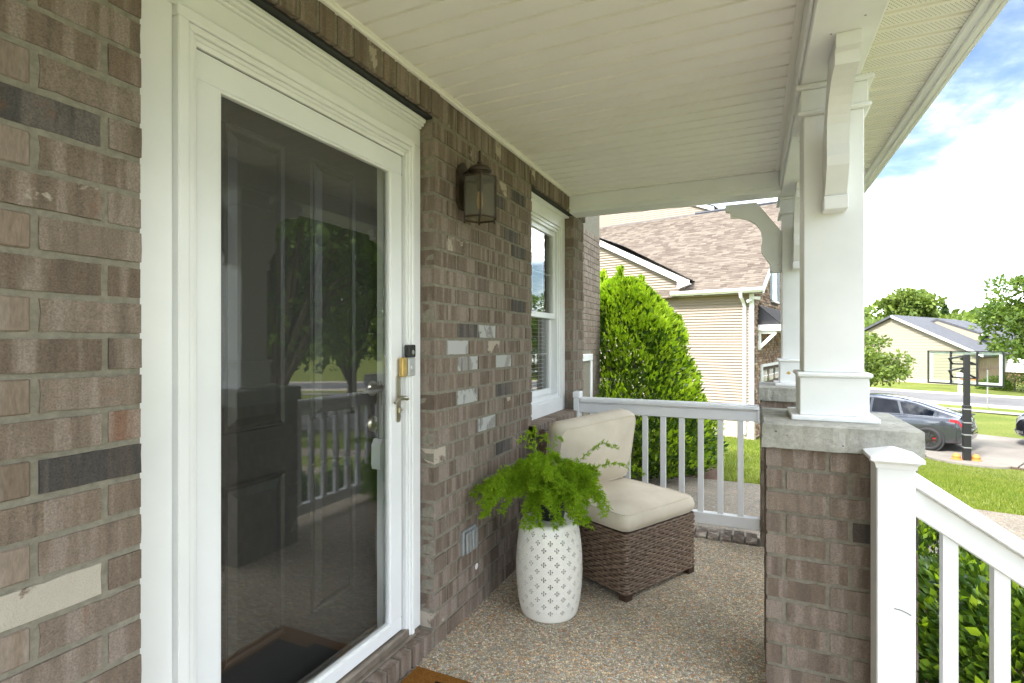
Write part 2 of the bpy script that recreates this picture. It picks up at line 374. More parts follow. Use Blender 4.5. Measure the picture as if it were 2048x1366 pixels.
t.col(t.ramp(geo.outputs['Random Per Island'], [(0, (.11, .065, .04)), (.25, (.23, .14, .085)), (.5, (.33, .215, .135)), (.75, (.20, .15, .11)), (1, (.42, .31, .21))])); t.bump(t.noise(t.coord(rand=False), 20, 4), .7, .02); M['stone'] = t.m
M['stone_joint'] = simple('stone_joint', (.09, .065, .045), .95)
M['metal_roof'] = simple('standing_seam_metal', (.040, .037, .036), .35, .5)
M['black_metal'] = simple('black_powder_coat', (.014, .014, .015), .4)
M['foundation'] = simple('foundation', (.42, .36, .28), .95, var=.2, vs_=6)
M['curb'] = simple('curb', (.42, .38, .33), .9, var=.1)
t = NT('car_paint_grey'); t.col((.060, .066, .078)); t.rough(.22); t.metal(.55); t.b.inputs['Coat Weight'].default_value = 1; t.b.inputs['Coat Roughness'].default_value = .05; M['car_grey'] = t.m
t = NT('car_paint_dark'); t.col((.012, .013, .016)); t.rough(.25); t.metal(.3); t.b.inputs['Coat Weight'].default_value = 1; M['car_dark'] = t.m
M['chrome'] = simple('chrome', (.75, .75, .76), .12, 1)
M['rim'] = simple('dark_alloy', (.10, .10, .105), .3, .9)
M['tail_red'] = simple('tail_light', (.35, .01, .012), .15)
M['lens'] = simple('headlamp_lens', (.28, .29, .30), .08, .3)
M['orange'] = simple('orange_ball', (.75, .20, .04), .6)
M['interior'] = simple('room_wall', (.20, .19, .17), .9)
M['blind'] = simple('blind_slat', (.75, .74, .70), .5)
M['red_shutter'] = simple('grey_shutter', (.16, .19, .20), .6)
M['cart'] = simple('cart_plastic', (.035, .045, .042), .6)

# ------------------------------------------------------------------ ground
W = 1.265            # the brick face of the house wall (y)
DV = Vector((.476, .88, 0)).normalized(); NV = Vector((DV.y, -DV.x, 0))     # along the driveway / across it, away from the house
def nm(n, m, z=0.0): p = NV * n + DV * m; return Vector((p.x, p.y, z))
GZ0, GZ1 = -.62, -2.07
def gz(x, y):
    n = NV.x * x + NV.y * y
    f = min(1, max(0, (n - 7.6) / 10.6)); f = f * f * (3 - 2 * f) * .5 + f * .5
    return GZ0 + (GZ1 - GZ0) * f
xs = sorted(set([-600, -300, -150, -80, -40, -20, -10] + [x * 1.0 for x in range(-6, 40)] + [45, 55, 70, 100, 150, 300, 600, 900]))
ys = sorted(set([-900, -500, -300, -150, -90, -60, -45, -35] + [y * 1.0 for y in range(-30, 12)] + [15, 25, 45, 90, 200, 500]))
mb = MB(); mb.add([(x, y, gz(x, y) + .02 * mnoise.noise(Vector((x * .4, y * .4, 0))) * (1 if abs(y) < 30 else 0)) for x in xs for y in ys],
       [(i * len(ys) + j, (i + 1) * len(ys) + j, (i + 1) * len(ys) + j + 1, i * len(ys) + j + 1) for i in range(len(xs) - 1) for j in range(len(ys) - 1)])
tag(obj('lawn', mb, M['lawn'], smooth=True), kind='structure')

# aggregate walk running along the side of the porch
mb = MB(); N_ = 16
for i in range(N_ + 1):
    y = 6.0 - i * (13.0 / N_); 
    for x in (5.3, 7.87): mb.v.append((x, y, gz(x, y) + .035))
mb.f = [(2 * i, 2 * i + 1, 2 * i + 3, 2 * i + 2) for i in range(N_)]; mb.m = [0] * N_
b = len(mb.v); mb.add([(7.87, 6 - i * (13.0 / N_), gz(7.87, 6 - i * (13.0 / N_)) + (.035 if k else -.05)) for i in range(N_ + 1) for k in (1, 0)], [(2 * i, 2 * i + 1, 2 * i + 3, 2 * i + 2) for i in range(N_)])
tag(obj('walkway', mb, M['walk']), kind='structure')
mb = MB().box(-1.3, 1.7, -11, -1.75, GZ0 - .05, GZ0 + .03); tag(obj('front_path', mb, M['concrete']), kind='structure')
# driveway slabs, street, curbs
drive = tag(obj('driveway', MB().box(-.01, .01, -.01, .01, -.1, -.05), M['concrete'], off=nm(19.3, 0, GZ1)), kind='structure')
drive.data.clear_geometry()
mb = MB(); c4 = [nm(19.2, -16), nm(25.0, -16), nm(25.0, 16), nm(19.2, 16)]
mb.add([(p.x, p.y, GZ1 + .02) for p in c4], [(0, 1, 2, 3)])
me = mb.mesh('driveway', drive.location, False); me.materials.append(M['mulch']); drive.data = me
ang_d = math.atan2(DV.y, DV.x)
slab = MB().box(-1.58, 1.58, -1.41, 1.41, 0, .05, .012).mesh('slab'); slab.materials.append(M['concrete'])
for a in range(10):
    for b in range(2):
        inst('slab', slab, nm(19.3 + 1.43 + b * 2.85, -14.4 + a * 3.19, GZ1 + .022), drive, (0, 0, ang_d))
def strip(name, n0, n1, m0, m1, z, mat, th=0.0):
    p = [nm(n0, m0), nm(n1, m0), nm(n1, m1), nm(n0, m1)]; mb = MB()
    if th: mb.add([(q.x, q.y, zz) for zz in (z - th, z) for q in p], [(0, 3, 2, 1), (4, 5, 6, 7), (0, 1, 5, 4), (1, 2, 6, 5), (2, 3, 7, 6), (3, 0, 4, 7)])
    else: mb.add([(q.x, q.y, z) for q in p], [(0, 1, 2, 3)])
    return tag(obj(name, mb, mat), kind='structure')
strip('street', 36.6, 43.3, -140, 160, GZ1 + .012, M['asphalt'])
strip('curb', 36.2, 36.6, -140, 160, GZ1 + .12, M['curb'], .2)
strip('curb', 43.3, 43.7, -140, 160, GZ1 + .12, M['curb'], .2)
strip('sidewalk', 33.2, 34.4, -60, 160, GZ1 + .04, M['concrete'])

# ------------------------------------------------------------------ porch floor
pf = MB(); pf.box(-2.6, 3.80, -.52, W + .02, -.12, 0)
floor = tag(obj('porch_floor', pf, M['aggregate']), kind='structure')
mb = MB(); mb.box(3.81, 4.02, -.50, W + .02, -.62, -.02).box(-2.6, 3.81, -.515, -.42, -.62, -.125).box(3.70, 3.81, -.42, W, -.62, -.125)
pb = tag(obj('porch_base', mb, M['mortar']), kind='structure')

# ------------------------------------------------------------------ bricks
BL, BH, BD, PITCH, COURSE = .1905, .0675, .09, .2035, .0794
def brick_mesh(l, h, d, seed, name='brick', js=.0021):
    """ragged wire-cut brick: two uneven faces joined by its four sides"""
    rr = random.Random(seed); nl = max(2, round(l / .032)); per = []
    hx, hz = l / 2, h / 2
    for k in range(nl): per.append((-hx + l * k / nl, -hz))
    per += [(hx, -hz), (hx, rr.uniform(-.012, .012))]
    for k in range(nl): per.append((hx - l * k / nl, hz))
    per += [(-hx, hz), (-hx, rr.uniform(-.012, .012))]
    n = len(per); mb = MB()
    for yy, sg in ((-d / 2, 1), (d / 2, -1)):
        for x, z in per:
            cor = abs(x) > hx * .97 and abs(z) > hz * .97; chip = .003 if rr.random() < .10 and not cor else 0.0; q = (rr.uniform(.0005, .0016) if cor else rr.uniform(-.0002, js)) + chip
            mb.v.append((x - math.copysign(min(q, .3 * hx), x) if abs(x) > hx * .97 else x + rr.uniform(-.004, .004), yy + sg * rr.uniform(0, .0015), z - math.copysign(q, z) if abs(z) > hz * .97 else z))
    mb.f = [tuple(range(n))[::-1], tuple(range(n, 2 * n))] + [(i, (i + 1) % n, n + (i + 1) % n, n + i) for i in range(n)]; mb.m = [0] * len(mb.f)
    return mb.mesh(name)
_bm = {}
def get_brick(l, h, d, mat, var):
    k = (round(l, 3), round(h, 3), round(d, 3), mat, var)
    if k not in _bm:
        me = brick_mesh(l, h, d, hash(k[:3]) % 1000 + var); me.materials.append(M[mat]); _bm[k] = me
    return _bm[k]
def pick(rr):
    q = rr.random()
    return 'brick' if q < .945 else 'brick_smear' if q < .975 else 'brick_dark' if q < .985 else 'brick_red' if q < .993 else 'brick_grey'
HOUSE_BRICKS = []     # (centre, l, h, d, mat, rotz, upright, score)
def hb(x, y, z, l, h, d, mat, rotz=0.0, score=None):
    f = x * math.cos(THETA) + y * math.sin(THETA)
    if score is None:
        r_ = x * math.sin(THETA) - y * math.cos(THETA); vis = f > .3 and abs(r_ / f) < 1.02 and abs((z - CAM_H) / f) < .70
        fs = max(.1, y / math.hypot(x, y))
        score = (l * fs * h / f ** 2) if vis else -1
    HOUSE_BRICKS.append((x, y, z, l, h, d, mat, rotz, score))
rb = random.Random(31)
ROWS = [(i, .0 + i * COURSE + BH / 2) for i in range(-8, 29)]
special = {}   # (segment,row,col) -> mat
def course_fill(x0, x1, first_joint, z, row, seg):
    """bricks between x0 and x1; joints at first_joint + k*PITCH"""
    k = math.floor((x0 - first_joint) / PITCH) - 1; col = 0
    while True:
        a = first_joint + k * PITCH + .0065; b_ = first_joint + (k + 1) * PITCH - .0065; k += 1
        if a > x1: break
        a2, b2 = max(a, x0), min(b_, x1)
        if b2 - a2 < .022: continue
        l = b2 - a2; l = BL if abs(l - BL) < .004 else round(l, 3)
        mt = pick(rb)
        if (seg in 'ml' and mt in ('brick_dark', 'brick_grey', 'brick_red')) or (seg == 'l' and mt == 'brick_smear'): mt = 'brick'
        for sx_, sz_, sm_ in SPOT:
            if a2 - .004 < sx_ < b2 + .004 and abs(sz_ - z) < COURSE / 2: mt = sm_
        hb((a2 + b2) / 2, W + BD / 2 + rb.uniform(-.0022, .0022), z + rb.uniform(-.0015, .0015), l, BH, BD, mt); col += 1
SPOT = []     # bricks that stand out, found on the wall plane by their place in the photograph
for px, py, mt in ((936, 650, 'brick_dark'), (974, 655, 'brick_grey'), (928, 688, 'brick_grey'), (988, 685, 'brick_smear'), (935, 717, 'brick_grey'), (1010, 711, 'brick_grey'), (935, 783, 'brick_grey'), (975, 837, 'brick_grey'),
                   (1010, 768, 'brick_dark'), (1040, 602, 'brick_dark'), (1040, 496, 'brick_dark'), (1027, 463, 'brick_dark'), (1040, 391, 'brick_dark'), (1002, 396, 'brick_dark'), (1014, 886, 'brick_dark'), (1030, 795, 'brick_smear'),
                   (917, 482, 'brick_smear'), (1010, 372, 'brick_smear'), (190, 905, 'brick_dark'), (100, 1160, 'brick_white'), (110, 370, 'brick_smear'), (110, 222, 'brick_dark'), (255, 868, 'brick_red')):
    u = (px - 1024) / 1060; tt = W / (math.sin(THETA) - u * math.cos(THETA)); SPOT.append((tt * (math.cos(THETA) + u * math.sin(THETA)), CAM_H + (684 - py) / 1060 * tt, mt))
SOLD0 = 2.312
for i, z in ROWS:
    if z + BH / 2 > SOLD0: continue
    odd = i % 2
    # left of the door: courses end at x = .746
    xe = .746
    j0 = xe + .0065 if odd else xe - .0745
    course_fill(-1.6, xe, j0, z, i, 'l')
    # between door and window
    j1 = 1.958 - .0065 + (0 if odd else .108)
    xr = 3.07
    if z > -.02: course_fill(1.958, xr, j1, z, i, 'm')
    # pilaster right of the window
    course_fill(3.916, 4.174, 3.916 - .0065 + (0 if odd else .09), z, i, 'p')
    # under the window sill
    if -.02 < z < .72: course_fill(xr + .013, 3.903, j1 + (.0), z, i, 'u')
# soldiers along the top of the wall
nsol = 0; x = -1.6
while x < 4.174:
    proud = .010 if (.746 < x + .03 < 1.958 or 3.07 < x + .03 < 3.916) else 0
    hb(x + BH / 2, W + BD / 2 - proud + rb.uniform(-.002, .002), 2.312 + .075, BH, .150, BD, 'brick' if rb.random() < .85 else 'brick_smear', 0); x += BH + .0125
# rowlock sill under the door
x = .752
while x < 1.95:
    hb(x + BH / 2, W + .049, .041, BH, .082, .105, rb.choice(['brick', 'brick_red', 'brick']), 0); x += BH + .0125
# rowlock window sill (slightly sloping), one brick deep, proud of the wall
x = 3.02
while x < 3.93:
    hb(x + BH / 2, W + .02, .775, BH, .075, .135, 'brick' if rb.random() < .7 else 'brick_red', 0); x += BH + .0105

house = thing('brick_house', (1.35, W, -.62), 'brown brick house front with white trim around its storm door and window', 'house')
mw = MB(); Y0, Y1 = W + .0048, W + .24
mw.box(-1.6, .7445, Y0, Y1, -.62, 2.62).box(1.9595, 3.0685, Y0, Y1, -.62, 2.62).box(3.0695, 3.909, Y0, Y1, -.62, .733)
mw.box(3.9175, 4.168, Y0, Y1, -.62, 2.62).box(.7455, 1.9585, Y0 - .009, Y1, 2.318, 2.62).box(3.0695, 3.9165, Y0 - .009, Y1, 2.318, 2.62).box(.7455, 1.9585, Y0, Y1, -.62, -.005)
mw.box(.7455, 1.9585, Y0, W + .09, -.004, .076).box(3.02, 3.93, W - .042, W + .10, .7335, .806)
wall = obj('wall', mw, M['mortar'], house)
HOUSE_BRICKS.sort(key=lambda b: -b[8])
rest = {}
for n_, (x, y, z, l, h, d, mt, rz, sc) in enumerate(HOUSE_BRICKS):
    if n_ < 298 and sc > 0:
        inst('brick', get_brick(l, h, d, mt, rb.randrange(5)), (x, y, z), wall, (rb.uniform(-.006, .006), rb.uniform(-.004, .004), (math.pi if rb.random() < .0 else 0) + rb.uniform(-.004, .004)))
    else:
        rest.setdefault('brick' if mt not in ('brick_dark', 'brick_grey') else mt, MB()).box(x - l / 2, x + l / 2, y - d / 2, y + d / 2, z - h / 2, z + h / 2, .003)
def island_brick():
    t = NT('brick_mass'); t.rough(.93).spec(.2); geo = t.n('ShaderNodeNewGeometry'); v = t.coord((17, 17, 1.2), rand=False)
    fb = t.noise(v, 1.6, 2, .4); ff_ = t.noise(t.coord((90, 90, 20), rand=False), 2, 4, .65)
    c = t.ramp(geo.outputs['Random Per Island'], common + [])
    c = t.mix(t.math('MULTIPLY', t.ramp(fb, [(.50, 0.0), (.60, 1.0)]), .5), c, (.315, .275, .240))
    t.col(t.mix(.7, c, t.ramp(ff_, [(.25, .62), (.75, 1.35)]), 'MULTIPLY')); t.bump(ff_, .5, .004); return t.m
M['brick_mass'] = island_brick()
for k, mb in rest.items():
    tag(obj('brickwork', mb, M['brick_mass'] if k == 'brick' else M[k], wall), kind='stuff')

# set-back wing of the house beyond the porch
YW = 2.0
mb = MB().box(4.168, 7.40, YW + .006, YW + .2, -.7, 3.4).box(4.06, 4.162, W + .25, YW + .2, -.62, 3.0)
wing = obj('wing_wall', mb, M['mortar'], house)
mb = MB(); rw = random.Random(3)
wx0, wx1, wz0, wz1 = 5.9, 7.0, -.1, 1.17
for i in range(-1, 44):
    z = -.68 + i * COURSE; x = 4.18 + (PITCH / 2 if i % 2 else 0) - PITCH
    while x < 7.406:
        a, b_ = max(x, 4.176), min(x + BL, 7.406)
        if b_ - a > .03 and not (b_ > wx0 and a < wx1 and z + BH > wz0 and z < wz1): mb.box(a, b_, YW, YW + .05, z, z + BH, .003)
        elif b_ - a > .03 and z + BH > wz0 and z < wz1:
            if a < wx0 - .04: mb.box(a, wx0, YW, YW + .05, z, z + BH, .003)
            if b_ > wx1 + .04: mb.box(wx1, b_, YW, YW + .05, z, z + BH, .003)
        x += PITCH
    mb.box(7.33, 7.409, YW + .001, YW + .19, z, z + BH, .003)
tag(obj('brickwork', mb, M['brick_mass'], wing), kind='stuff')
wv_ = obj('wing_window', MB().box(wx0, wx1, YW - .012, YW + .045, wz1 - .09, wz1, .006).box(wx0, wx0 + .08, YW - .010, YW + .045, wz0, wz1 - .091, .006).box(wx1 - .08, wx1, YW - .010, YW + .045, wz0, wz1 - .091, .006).box(wx0, wx1, YW - .02, YW + .045, wz0 - .06, wz0 - .001, .006).box(wx0 + .08, wx1 - .08, YW + .01, YW + .04, .50, .56, .004), M['white_trim'], house)
obj('pane', MB().box(wx0 + .08, wx1 - .08, YW + .02, YW + .026, wz0, wz1 - .09), M['window_glass'], wv_)

# ------------------------------------------------------------------ door surround
YC = 1.335                      # face of the casing
OL, OR_ = .747, 1.957           # brick opening
SL, SR, ST, SB = .928, 1.832, 2.108, .125
cs = MB()
cs.box(OL + .002, .862, YC, 1.42, .095, 2.185, .003).box(1.882, OR_ - .002, YC, 1.42, .085, 2.185, .003)
cs.box(OL + .002, OR_ - .002, YC + .001, 1.42, 2.186, 2.262, .002)
casing = obj('door_casing', cs, M['white_trim'], house)
cm = MB()
for a, b_, y0 in ((2.2625, 2.272, YC - .010), (2.2725, 2.284, YC - .022), (2.2845, 2.302, YC - .032)): cm.box(OL + .004, OR_ - .006, y0, 1.41, a, b_, .003)
obj('crown_moulding', cm, M['white_trim'], casing)
bm_ = MB()
for k, (w_, dy_) in enumerate(((.030, -.022), (.018, -.014), (.012, -.006))):
    o_ = (0, .030, .048)[k]; xl, xr_, zt = .862 + o_, 1.882 - o_, 2.185 - o_
    xr_ = 1.882 - o_ * .6
    bm_.box(xl + .0005, xl + w_, YC + dy_, 1.42, .10, zt - w_, .003)
    ww = w_ * .6; bm_.box(xr_ - ww, xr_ - .0005, YC + dy_, 1.42, .09, zt - w_, .003)
    bm_.box(xl, xr_, YC + dy_ + .0007, 1.42, zt - w_ + .0005, zt, .003)
obj('brick_moulding', bm_, M['white_trim'], casing)
obj('steel_lintel', MB().box(OL - .02, OR_ + .02, W + .012, 1.45, 2.3035, 2.3165), M['lintel_gap_shade'], house)
obj('steel_lintel', MB().box(3.05, 3.93, W + .012, 1.45, 2.3035, 2.3165), M['lintel_gap_shade'], house)
jb = MB().box(.922, .9265, YC + .01, 1.455, .10, 2.125).box(1.8375, 1.842, YC + .01, 1.455, .10, 2.125).box(.922, 1.842, YC + .004, 1.455, 2.1115, 2.16)
jb.box(.9265, .955, 1.425, 1.455, .10, 2.11).box(1.8085, 1.837, 1.425, 1.455, .10, 2.11).box(.922, 1.842, 1.425, 1.455, 2.075, 2.1245)
obj('door_jamb', jb, M['white_trim'], house)
th_ = MB().box(.862, 1.88, YC - .012, 1.46, .083, .119, .004).box(.862, 1.88, YC - .030, YC - .0125, .083, .091, .002)
obj('threshold', th_, M['bare_aluminium'], house)
# front door behind the storm door
YD = 1.47
fd = MB().box(.9285, 1.836, YD, YD + .045, .125, 2.12, .002)
slab_ = obj('front_door', fd, M['door_dark'], house)
def raised_panel(x0, x1, z0, z1):
    mb = MB()
    def ring(a, b_, ya, yb):
        vv = []; 
        for q, yy in ((a, ya), (b_, yb)): vv += [(x0 + q, yy, z0 + q), (x1 - q, yy, z0 + q), (x1 - q, yy, z1 - q), (x0 + q, yy, z1 - q)]
        mb.add(vv, [(i, (i + 1) % 4, 4 + (i + 1) % 4, 4 + i) for i in range(4)])
    ring(0, .006, YD, YD - .008); ring(.006, .012, YD - .008, YD - .006); ring(.012, .018, YD - .006, YD + .0004 - .002)
    ring(.018, .022, YD - .002, YD - .0015); ring(.022, .046, YD - .0015, YD - .013)
    q = .046; mb.add([(x0 + q, YD - .013, z0 + q), (x1 - q, YD - .013, z0 + q), (x1 - q, YD - .013, z1 - q), (x0 + q, YD - .013, z1 - q)], [(0, 1, 2, 3)])
    obj('raised_panel', mb, M['door_dark'], slab_)
for x0, x1 in ((1.095, 1.335), (1.450, 1.690)):
    raised_panel(x0, x1, 1.045, 2.005); raised_panel(x0, x1, .33, .89)
kn = MB(); My = Matrix.Rotation(R(90), 4, 'X')
kn.lathe([(0, 0), (.031, 0), (.033, .006), (.026, .014), (.013, .018), (.012, .045), (.016, .05), (0, .052)], (1.79, YD - .001, 1.135), 20, M=My)
kn.tube([(1.79, YD - .045, 1.135), (1.765, YD - .05, 1.14), (1.735, YD - .05, 1.138), (1.70, YD - .046, 1.128), (1.675, YD - .046, 1.13)], [.011, .010, .009, .008, .006], 8)
smooth_by_angle(obj('door_lever', kn, M['nickel'], slab_))
db = MB(); db.lathe([(0, 0), (.033, 0), (.034, .008), (.028, .016), (.014, .020), (.013, .024), (0, .025)], (1.79, YD - .001, .985), 20, M=My)
smooth_by_angle(obj('deadbolt', db, M['nickel'], slab_))
lk = thing('lock_box', (1.797, YD - .04, .80), 'white realtor lock box hanging from the dark front door handle behind glass', 'lock box')
lbm = MB(); lbm.prism([(1.772, .80), (1.828, .80), (1.834, .82), (1.832, .90), (1.820, .925), (1.782, .925), (1.768, .90), (1.766, .82)], 'y', YD - .062, YD - .018)
obj('body', lbm, M['white_trim'], lk)
obj('shackle', MB().tube([(1.785, YD - .04, .92), (1.783, YD - .04, 1.0), (1.79, YD - .036, 1.165), (1.806, YD - .036, 1.165), (1.815, YD - .04, 1.0), (1.815, YD - .04, .92)], .0035, 6), M['nickel'], lk)

# storm door
YS = 1.343
sd = MB(); fw, tw, bw = .070, .078, .052
sd.box(SL, SL + fw, YS, YS + .030, SB + bw, ST - tw, .003).box(SR - fw - .004, SR, YS, YS + .030, SB + bw, ST - tw, .003)
sd.box(SL, SR, YS + .0004, YS + .030, ST - tw + .0004, ST, .003).box(SL, SR, YS + .0004, YS + .030, SB, SB + bw - .0004, .003)
GX0, GX1, GZa, GZb = SL + fw, SR - fw - .004, SB + bw, ST - tw
storm = obj('storm_door', sd, M['vinyl'], house)
gk = MB(); q = .007
gk.box(GX0, GX0 + q, YS + .006, YS + .024, GZa, GZb).box(GX1 - q, GX1, YS + .006, YS + .024, GZa, GZb).box(GX0 + q, GX1 - q, YS + .006, YS + .024, GZa, GZa + q).box(GX0 + q, GX1 - q, YS + .006, YS + .024, GZb - q, GZb)
obj('glazing_bead', gk, M['white_trim'], storm)
obj('glass_pane', MB().box(GX0 + .003, GX1 - .003, YS + .012, YS + .018, GZa + .003, GZb - .003), M['storm_glass'], storm)
hg = MB().tube([(SL - .011, YS + .003, SB), (SL - .011, YS + .003, ST)], .0085, 10).box(SL - .024, SL - .0015, YS + .004, YS + .03, SB, ST - .002)
obj('hinge_rail', hg, M['vinyl'], storm, smooth=False)
obj('gap_shade', MB().box(SL - .0026, SL - .0003, YS + .0035, YS + .029, SB, ST).box(SR + .0005, SR + .0052, YS + .004, YS + .029, SB, ST + .003).box(SL, SR, YS + .006, YS + .029, ST + .0005, ST + .0032), M['lintel_gap_shade'], storm)  # dark strips filling the edge gaps in place of real shade
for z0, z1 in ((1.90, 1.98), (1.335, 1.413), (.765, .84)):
    obj('hinge_gap_shade', MB().box(SL - .0235, SL - .0028, YS - .0055, YS + .002, z0 - .003, z1 + .003), M['plain_grey'], storm)  # grey backing that paints a shaded seam around the hinge
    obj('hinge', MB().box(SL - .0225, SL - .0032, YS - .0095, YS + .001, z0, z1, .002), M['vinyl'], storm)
hp = MB(); HX = 1.800; pts = []
for k in range(24):
    a = 2 * math.pi * k / 24; pts.append((HX + .0145 * math.cos(a), (1.178 if math.sin(a) > 0 else 1.012) + .0145 * math.sin(a)))
hp.prism(pts, 'y', YS - .006, YS)
hp_ = obj('handle_plate', hp, M['nickel'], storm)
lv = MB().tube([(HX + .002, YS - .004, 1.098), (HX + .002, YS - .035, 1.098)], .009, 10)
lv.tube([(HX + .018, YS - .034, 1.096), (HX + .0, YS - .037, 1.100), (HX - .03, YS - .038, 1.103), (HX - .055, YS - .038, 1.094), (HX - .068, YS - .037, 1.086)], [.010, .011, .009, .007, .005], 10)
smooth_by_angle(obj('handle_lever', lv, M['nickel'], hp_), 50)
ky = MB().box(HX - .006, HX + .010, YS - .014, YS - .006, 1.035, 1.060, .003).tube([(HX + .002, YS - .012, 1.05), (HX + .006, YS - .022, 1.048)], .005, 8)
obj('lock', ky, M['nickel'], hp_)

# door bell camera, old bell plate, outlet
bell = thing('doorbell', (1.857, YC, 1.19), 'silver and black video doorbell on white casing beside the storm door', 'doorbell')
obj('body', MB().box(1.832, 1.882, YC - .026, YC, 1.187, 1.265, .004), M['silver_plastic'], bell)
obj('camera_panel', MB().box(1.832, 1.882, YC - .027, YC, 1.2655, 1.318, .004), M['black_plastic'], bell)
obj('lens', MB().lathe([(0, .002), (.009, .001), (.010, 0)], (1.860, YC - .0275, 1.287), 16, M=My), M['plain_grey'], bell)
smooth_by_angle(obj('button', MB().lathe([(0, .005), (.012, .005), (.015, .002), (.016, 0)], (1.858, YC - .0265, 1.222), 20, M=My), M['silver_plastic'], bell))
pl = thing('chime_plate', (1.806, YC - .0, 1.19), 'small worn brass plate screwed to casing next to the video doorbell', 'brass plate')
obj('plate', MB().box(1.792, 1.826, YC - .024, YC - .0225 + .02, 1.186, 1.266, .004), M['brass'], pl)
for z in (1.196, 1.256): obj('screw', MB().lathe([(0, .002), (.004, .001), (.004, 0)], (1.809, YC - .0245, z), 8, M=My), M['nickel'], pl)
ot = thing('outlet_box', (2.247, W, .31), 'grey weatherproof electrical outlet box low on brick wall', 'outlet')
obj('base', MB().box(2.182, 2.312, W - .018, W + .006, .314, .430, .006), M['grey_metal'], ot)
for x0 in (2.190, 2.250): obj('flap_cover', MB().box(x0, x0 + .052, W - .034, W - .0182, .322, .422, .006).box(x0 + .016, x0 + .036, W - .040, W - .0342, .33, .41, .004), M['grey_metal'], ot)
# bare fixing patch (mortar daub) under the outlet
obj('mortar_daub', MB().lathe([(0, .004), (.010, .003), (.016, 0)], (2.345, W + .001, .205), 10, M=My), M['white_trim'], wall)

# ------------------------------------------------------------------ window
wn_ = MB(); WL, WR, WT, WB = 3.0725, 3.9135, 2.2995, .807
wn_.box(WL, WL + .075, YC, 1.45, WB, 2.20, .003).box(WR - .075, WR, YC, 1.45, WB, 2.20, .003).box(WL, WR, YC + .0005, 1.45, 2.2005, 2.285, .003).box(WL, WR, YC + .0005, 1.45, WB, WB + .095, .003)
wn_.box(WL, WR, YC - .035, 1.44, 2.2855, WT, .003)
win = obj('window', wn_, M['white_trim'], house)
wf = MB(); a0, a1, b0, b1 = WL + .0755, WR - .0755, WB + .0955, 2.20
for q, yy in ((.0, YC + .012), (.020, YC + .022)):
    wf.box(a0 + q, a0 + q + .02, yy, 1.45, b0 + q, b1 - q, .002).box(a1 - q - .02, a1 - q, yy, 1.45, b0 + q, b1 - q, .002)
    wf.box(a0 + q + .0205, a1 - q - .0205, yy, 1.45, b1 - q - .02, b1 - q, .002).box(a0 + q + .0205, a1 - q - .0205, yy - .008, 1.45, b0 + q, b0 + q + .02, .002)
obj('window_frame', wf, M['vinyl'], win)
A0, A1, B0, B1 = a0 + .041, a1 - .041, b0 + .041, b1 - .041; ZM = 1.522
def sash(z0, z1, y, nm_):
    s_ = MB().box(A0, A0 + .034, y, y + .03, z0 + .040, z1 - .036, .002).box(A1 - .034, A1, y, y + .03, z0 + .040, z1 - .036, .002).box(A0, A1, y, y + .03, z0, z0 + .0395, .002).box(A0, A1, y, y + .03, z1 - .0355, z1, .002)
    o_ = obj(nm_, s_, M['vinyl'], win)
    obj('pane', MB().box(A0 + .033, A1 - .033, y + .012, y + .018, z0 + .038, z1 - .034), M['window_glass'], o_)
    mm = MB(); xc = (A0 + A1) / 2
    for k in (1, 2): x_ = A0 + (A1 - A0) * k / 3; mm.box(x_ - .004, x_ + .004, y + .0185, y + .023, z0 + .04, z1 - .036)
    zc = (z0 + z1) / 2; mm.box(A0 + .034, A1 - .034, y + .0232, y + .027, zc - .004, zc + .004)
    obj('muntin', mm, M['vinyl'], o_)
sash(ZM - .018, B1, YC + .040, 'upper_sash'); sash(B0, ZM + .018, YC + .0705, 'lower_sash')
bl = thing('window_blind', (3.49, 1.47, .95), 'white horizontal slat blind hanging inside the porch window', 'blind')
slt = MB().box(A0, A1, 1.462, 1.486, -.001, .001, M=None).mesh('slat'); slt.materials.append(M['blind'])
for k in range(40):
    inst('slat', slt, (0 + .0, 0, .96 + k * .0295), bl).rotation_euler = (0, 0, 0)
obj('head_rail', MB().box(A0, A1, 1.455, 1.49, 2.14, 2.17, .004), M['blind'], bl)
# dark room behind the window
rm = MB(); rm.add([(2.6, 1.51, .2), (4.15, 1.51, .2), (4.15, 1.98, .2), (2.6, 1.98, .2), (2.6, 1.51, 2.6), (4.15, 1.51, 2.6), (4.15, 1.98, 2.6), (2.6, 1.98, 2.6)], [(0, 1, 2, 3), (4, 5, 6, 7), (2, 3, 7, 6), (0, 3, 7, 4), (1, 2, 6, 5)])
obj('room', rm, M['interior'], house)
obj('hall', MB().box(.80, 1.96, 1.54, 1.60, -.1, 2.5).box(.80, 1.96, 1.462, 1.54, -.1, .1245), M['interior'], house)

# ------------------------------------------------------------------ ceiling, beams, eave
CZ = CAM_H + 1.105; RX0 = -.95
ceil_ = tag(obj('ceiling', MB().box(RX0, 3.82, -.40, W + .05, CZ + .0135, CZ + .05), M['ceiling_vinyl']), kind='structure')
def plank_mesh(y0, y1, wd=.1016, name='ceiling_plank', mat='ceiling_vinyl'):
    g, d = .011, .007
    prof = [(0, .011), (.0098, .011), (.0106, 0), (wd - .006, 0), (wd - .0012, .0025), (wd - .0005, .010), (wd - .0005, .0125), (0, .0125)]
    mb = MB().prism(prof, 'y', y0, y1); me = mb.mesh(name); me.materials.append(M[mat]); return me
pm_ = plank_mesh(-.155, W - .012)
nP = int((3.80 - RX0) / .1016)
for k in range(nP): inst('ceiling_plank', pm_, (3.797 - (k + 1) * .1016, 0, CZ - .001 + .0008 * random.uniform(-1, 1)), ceil_)
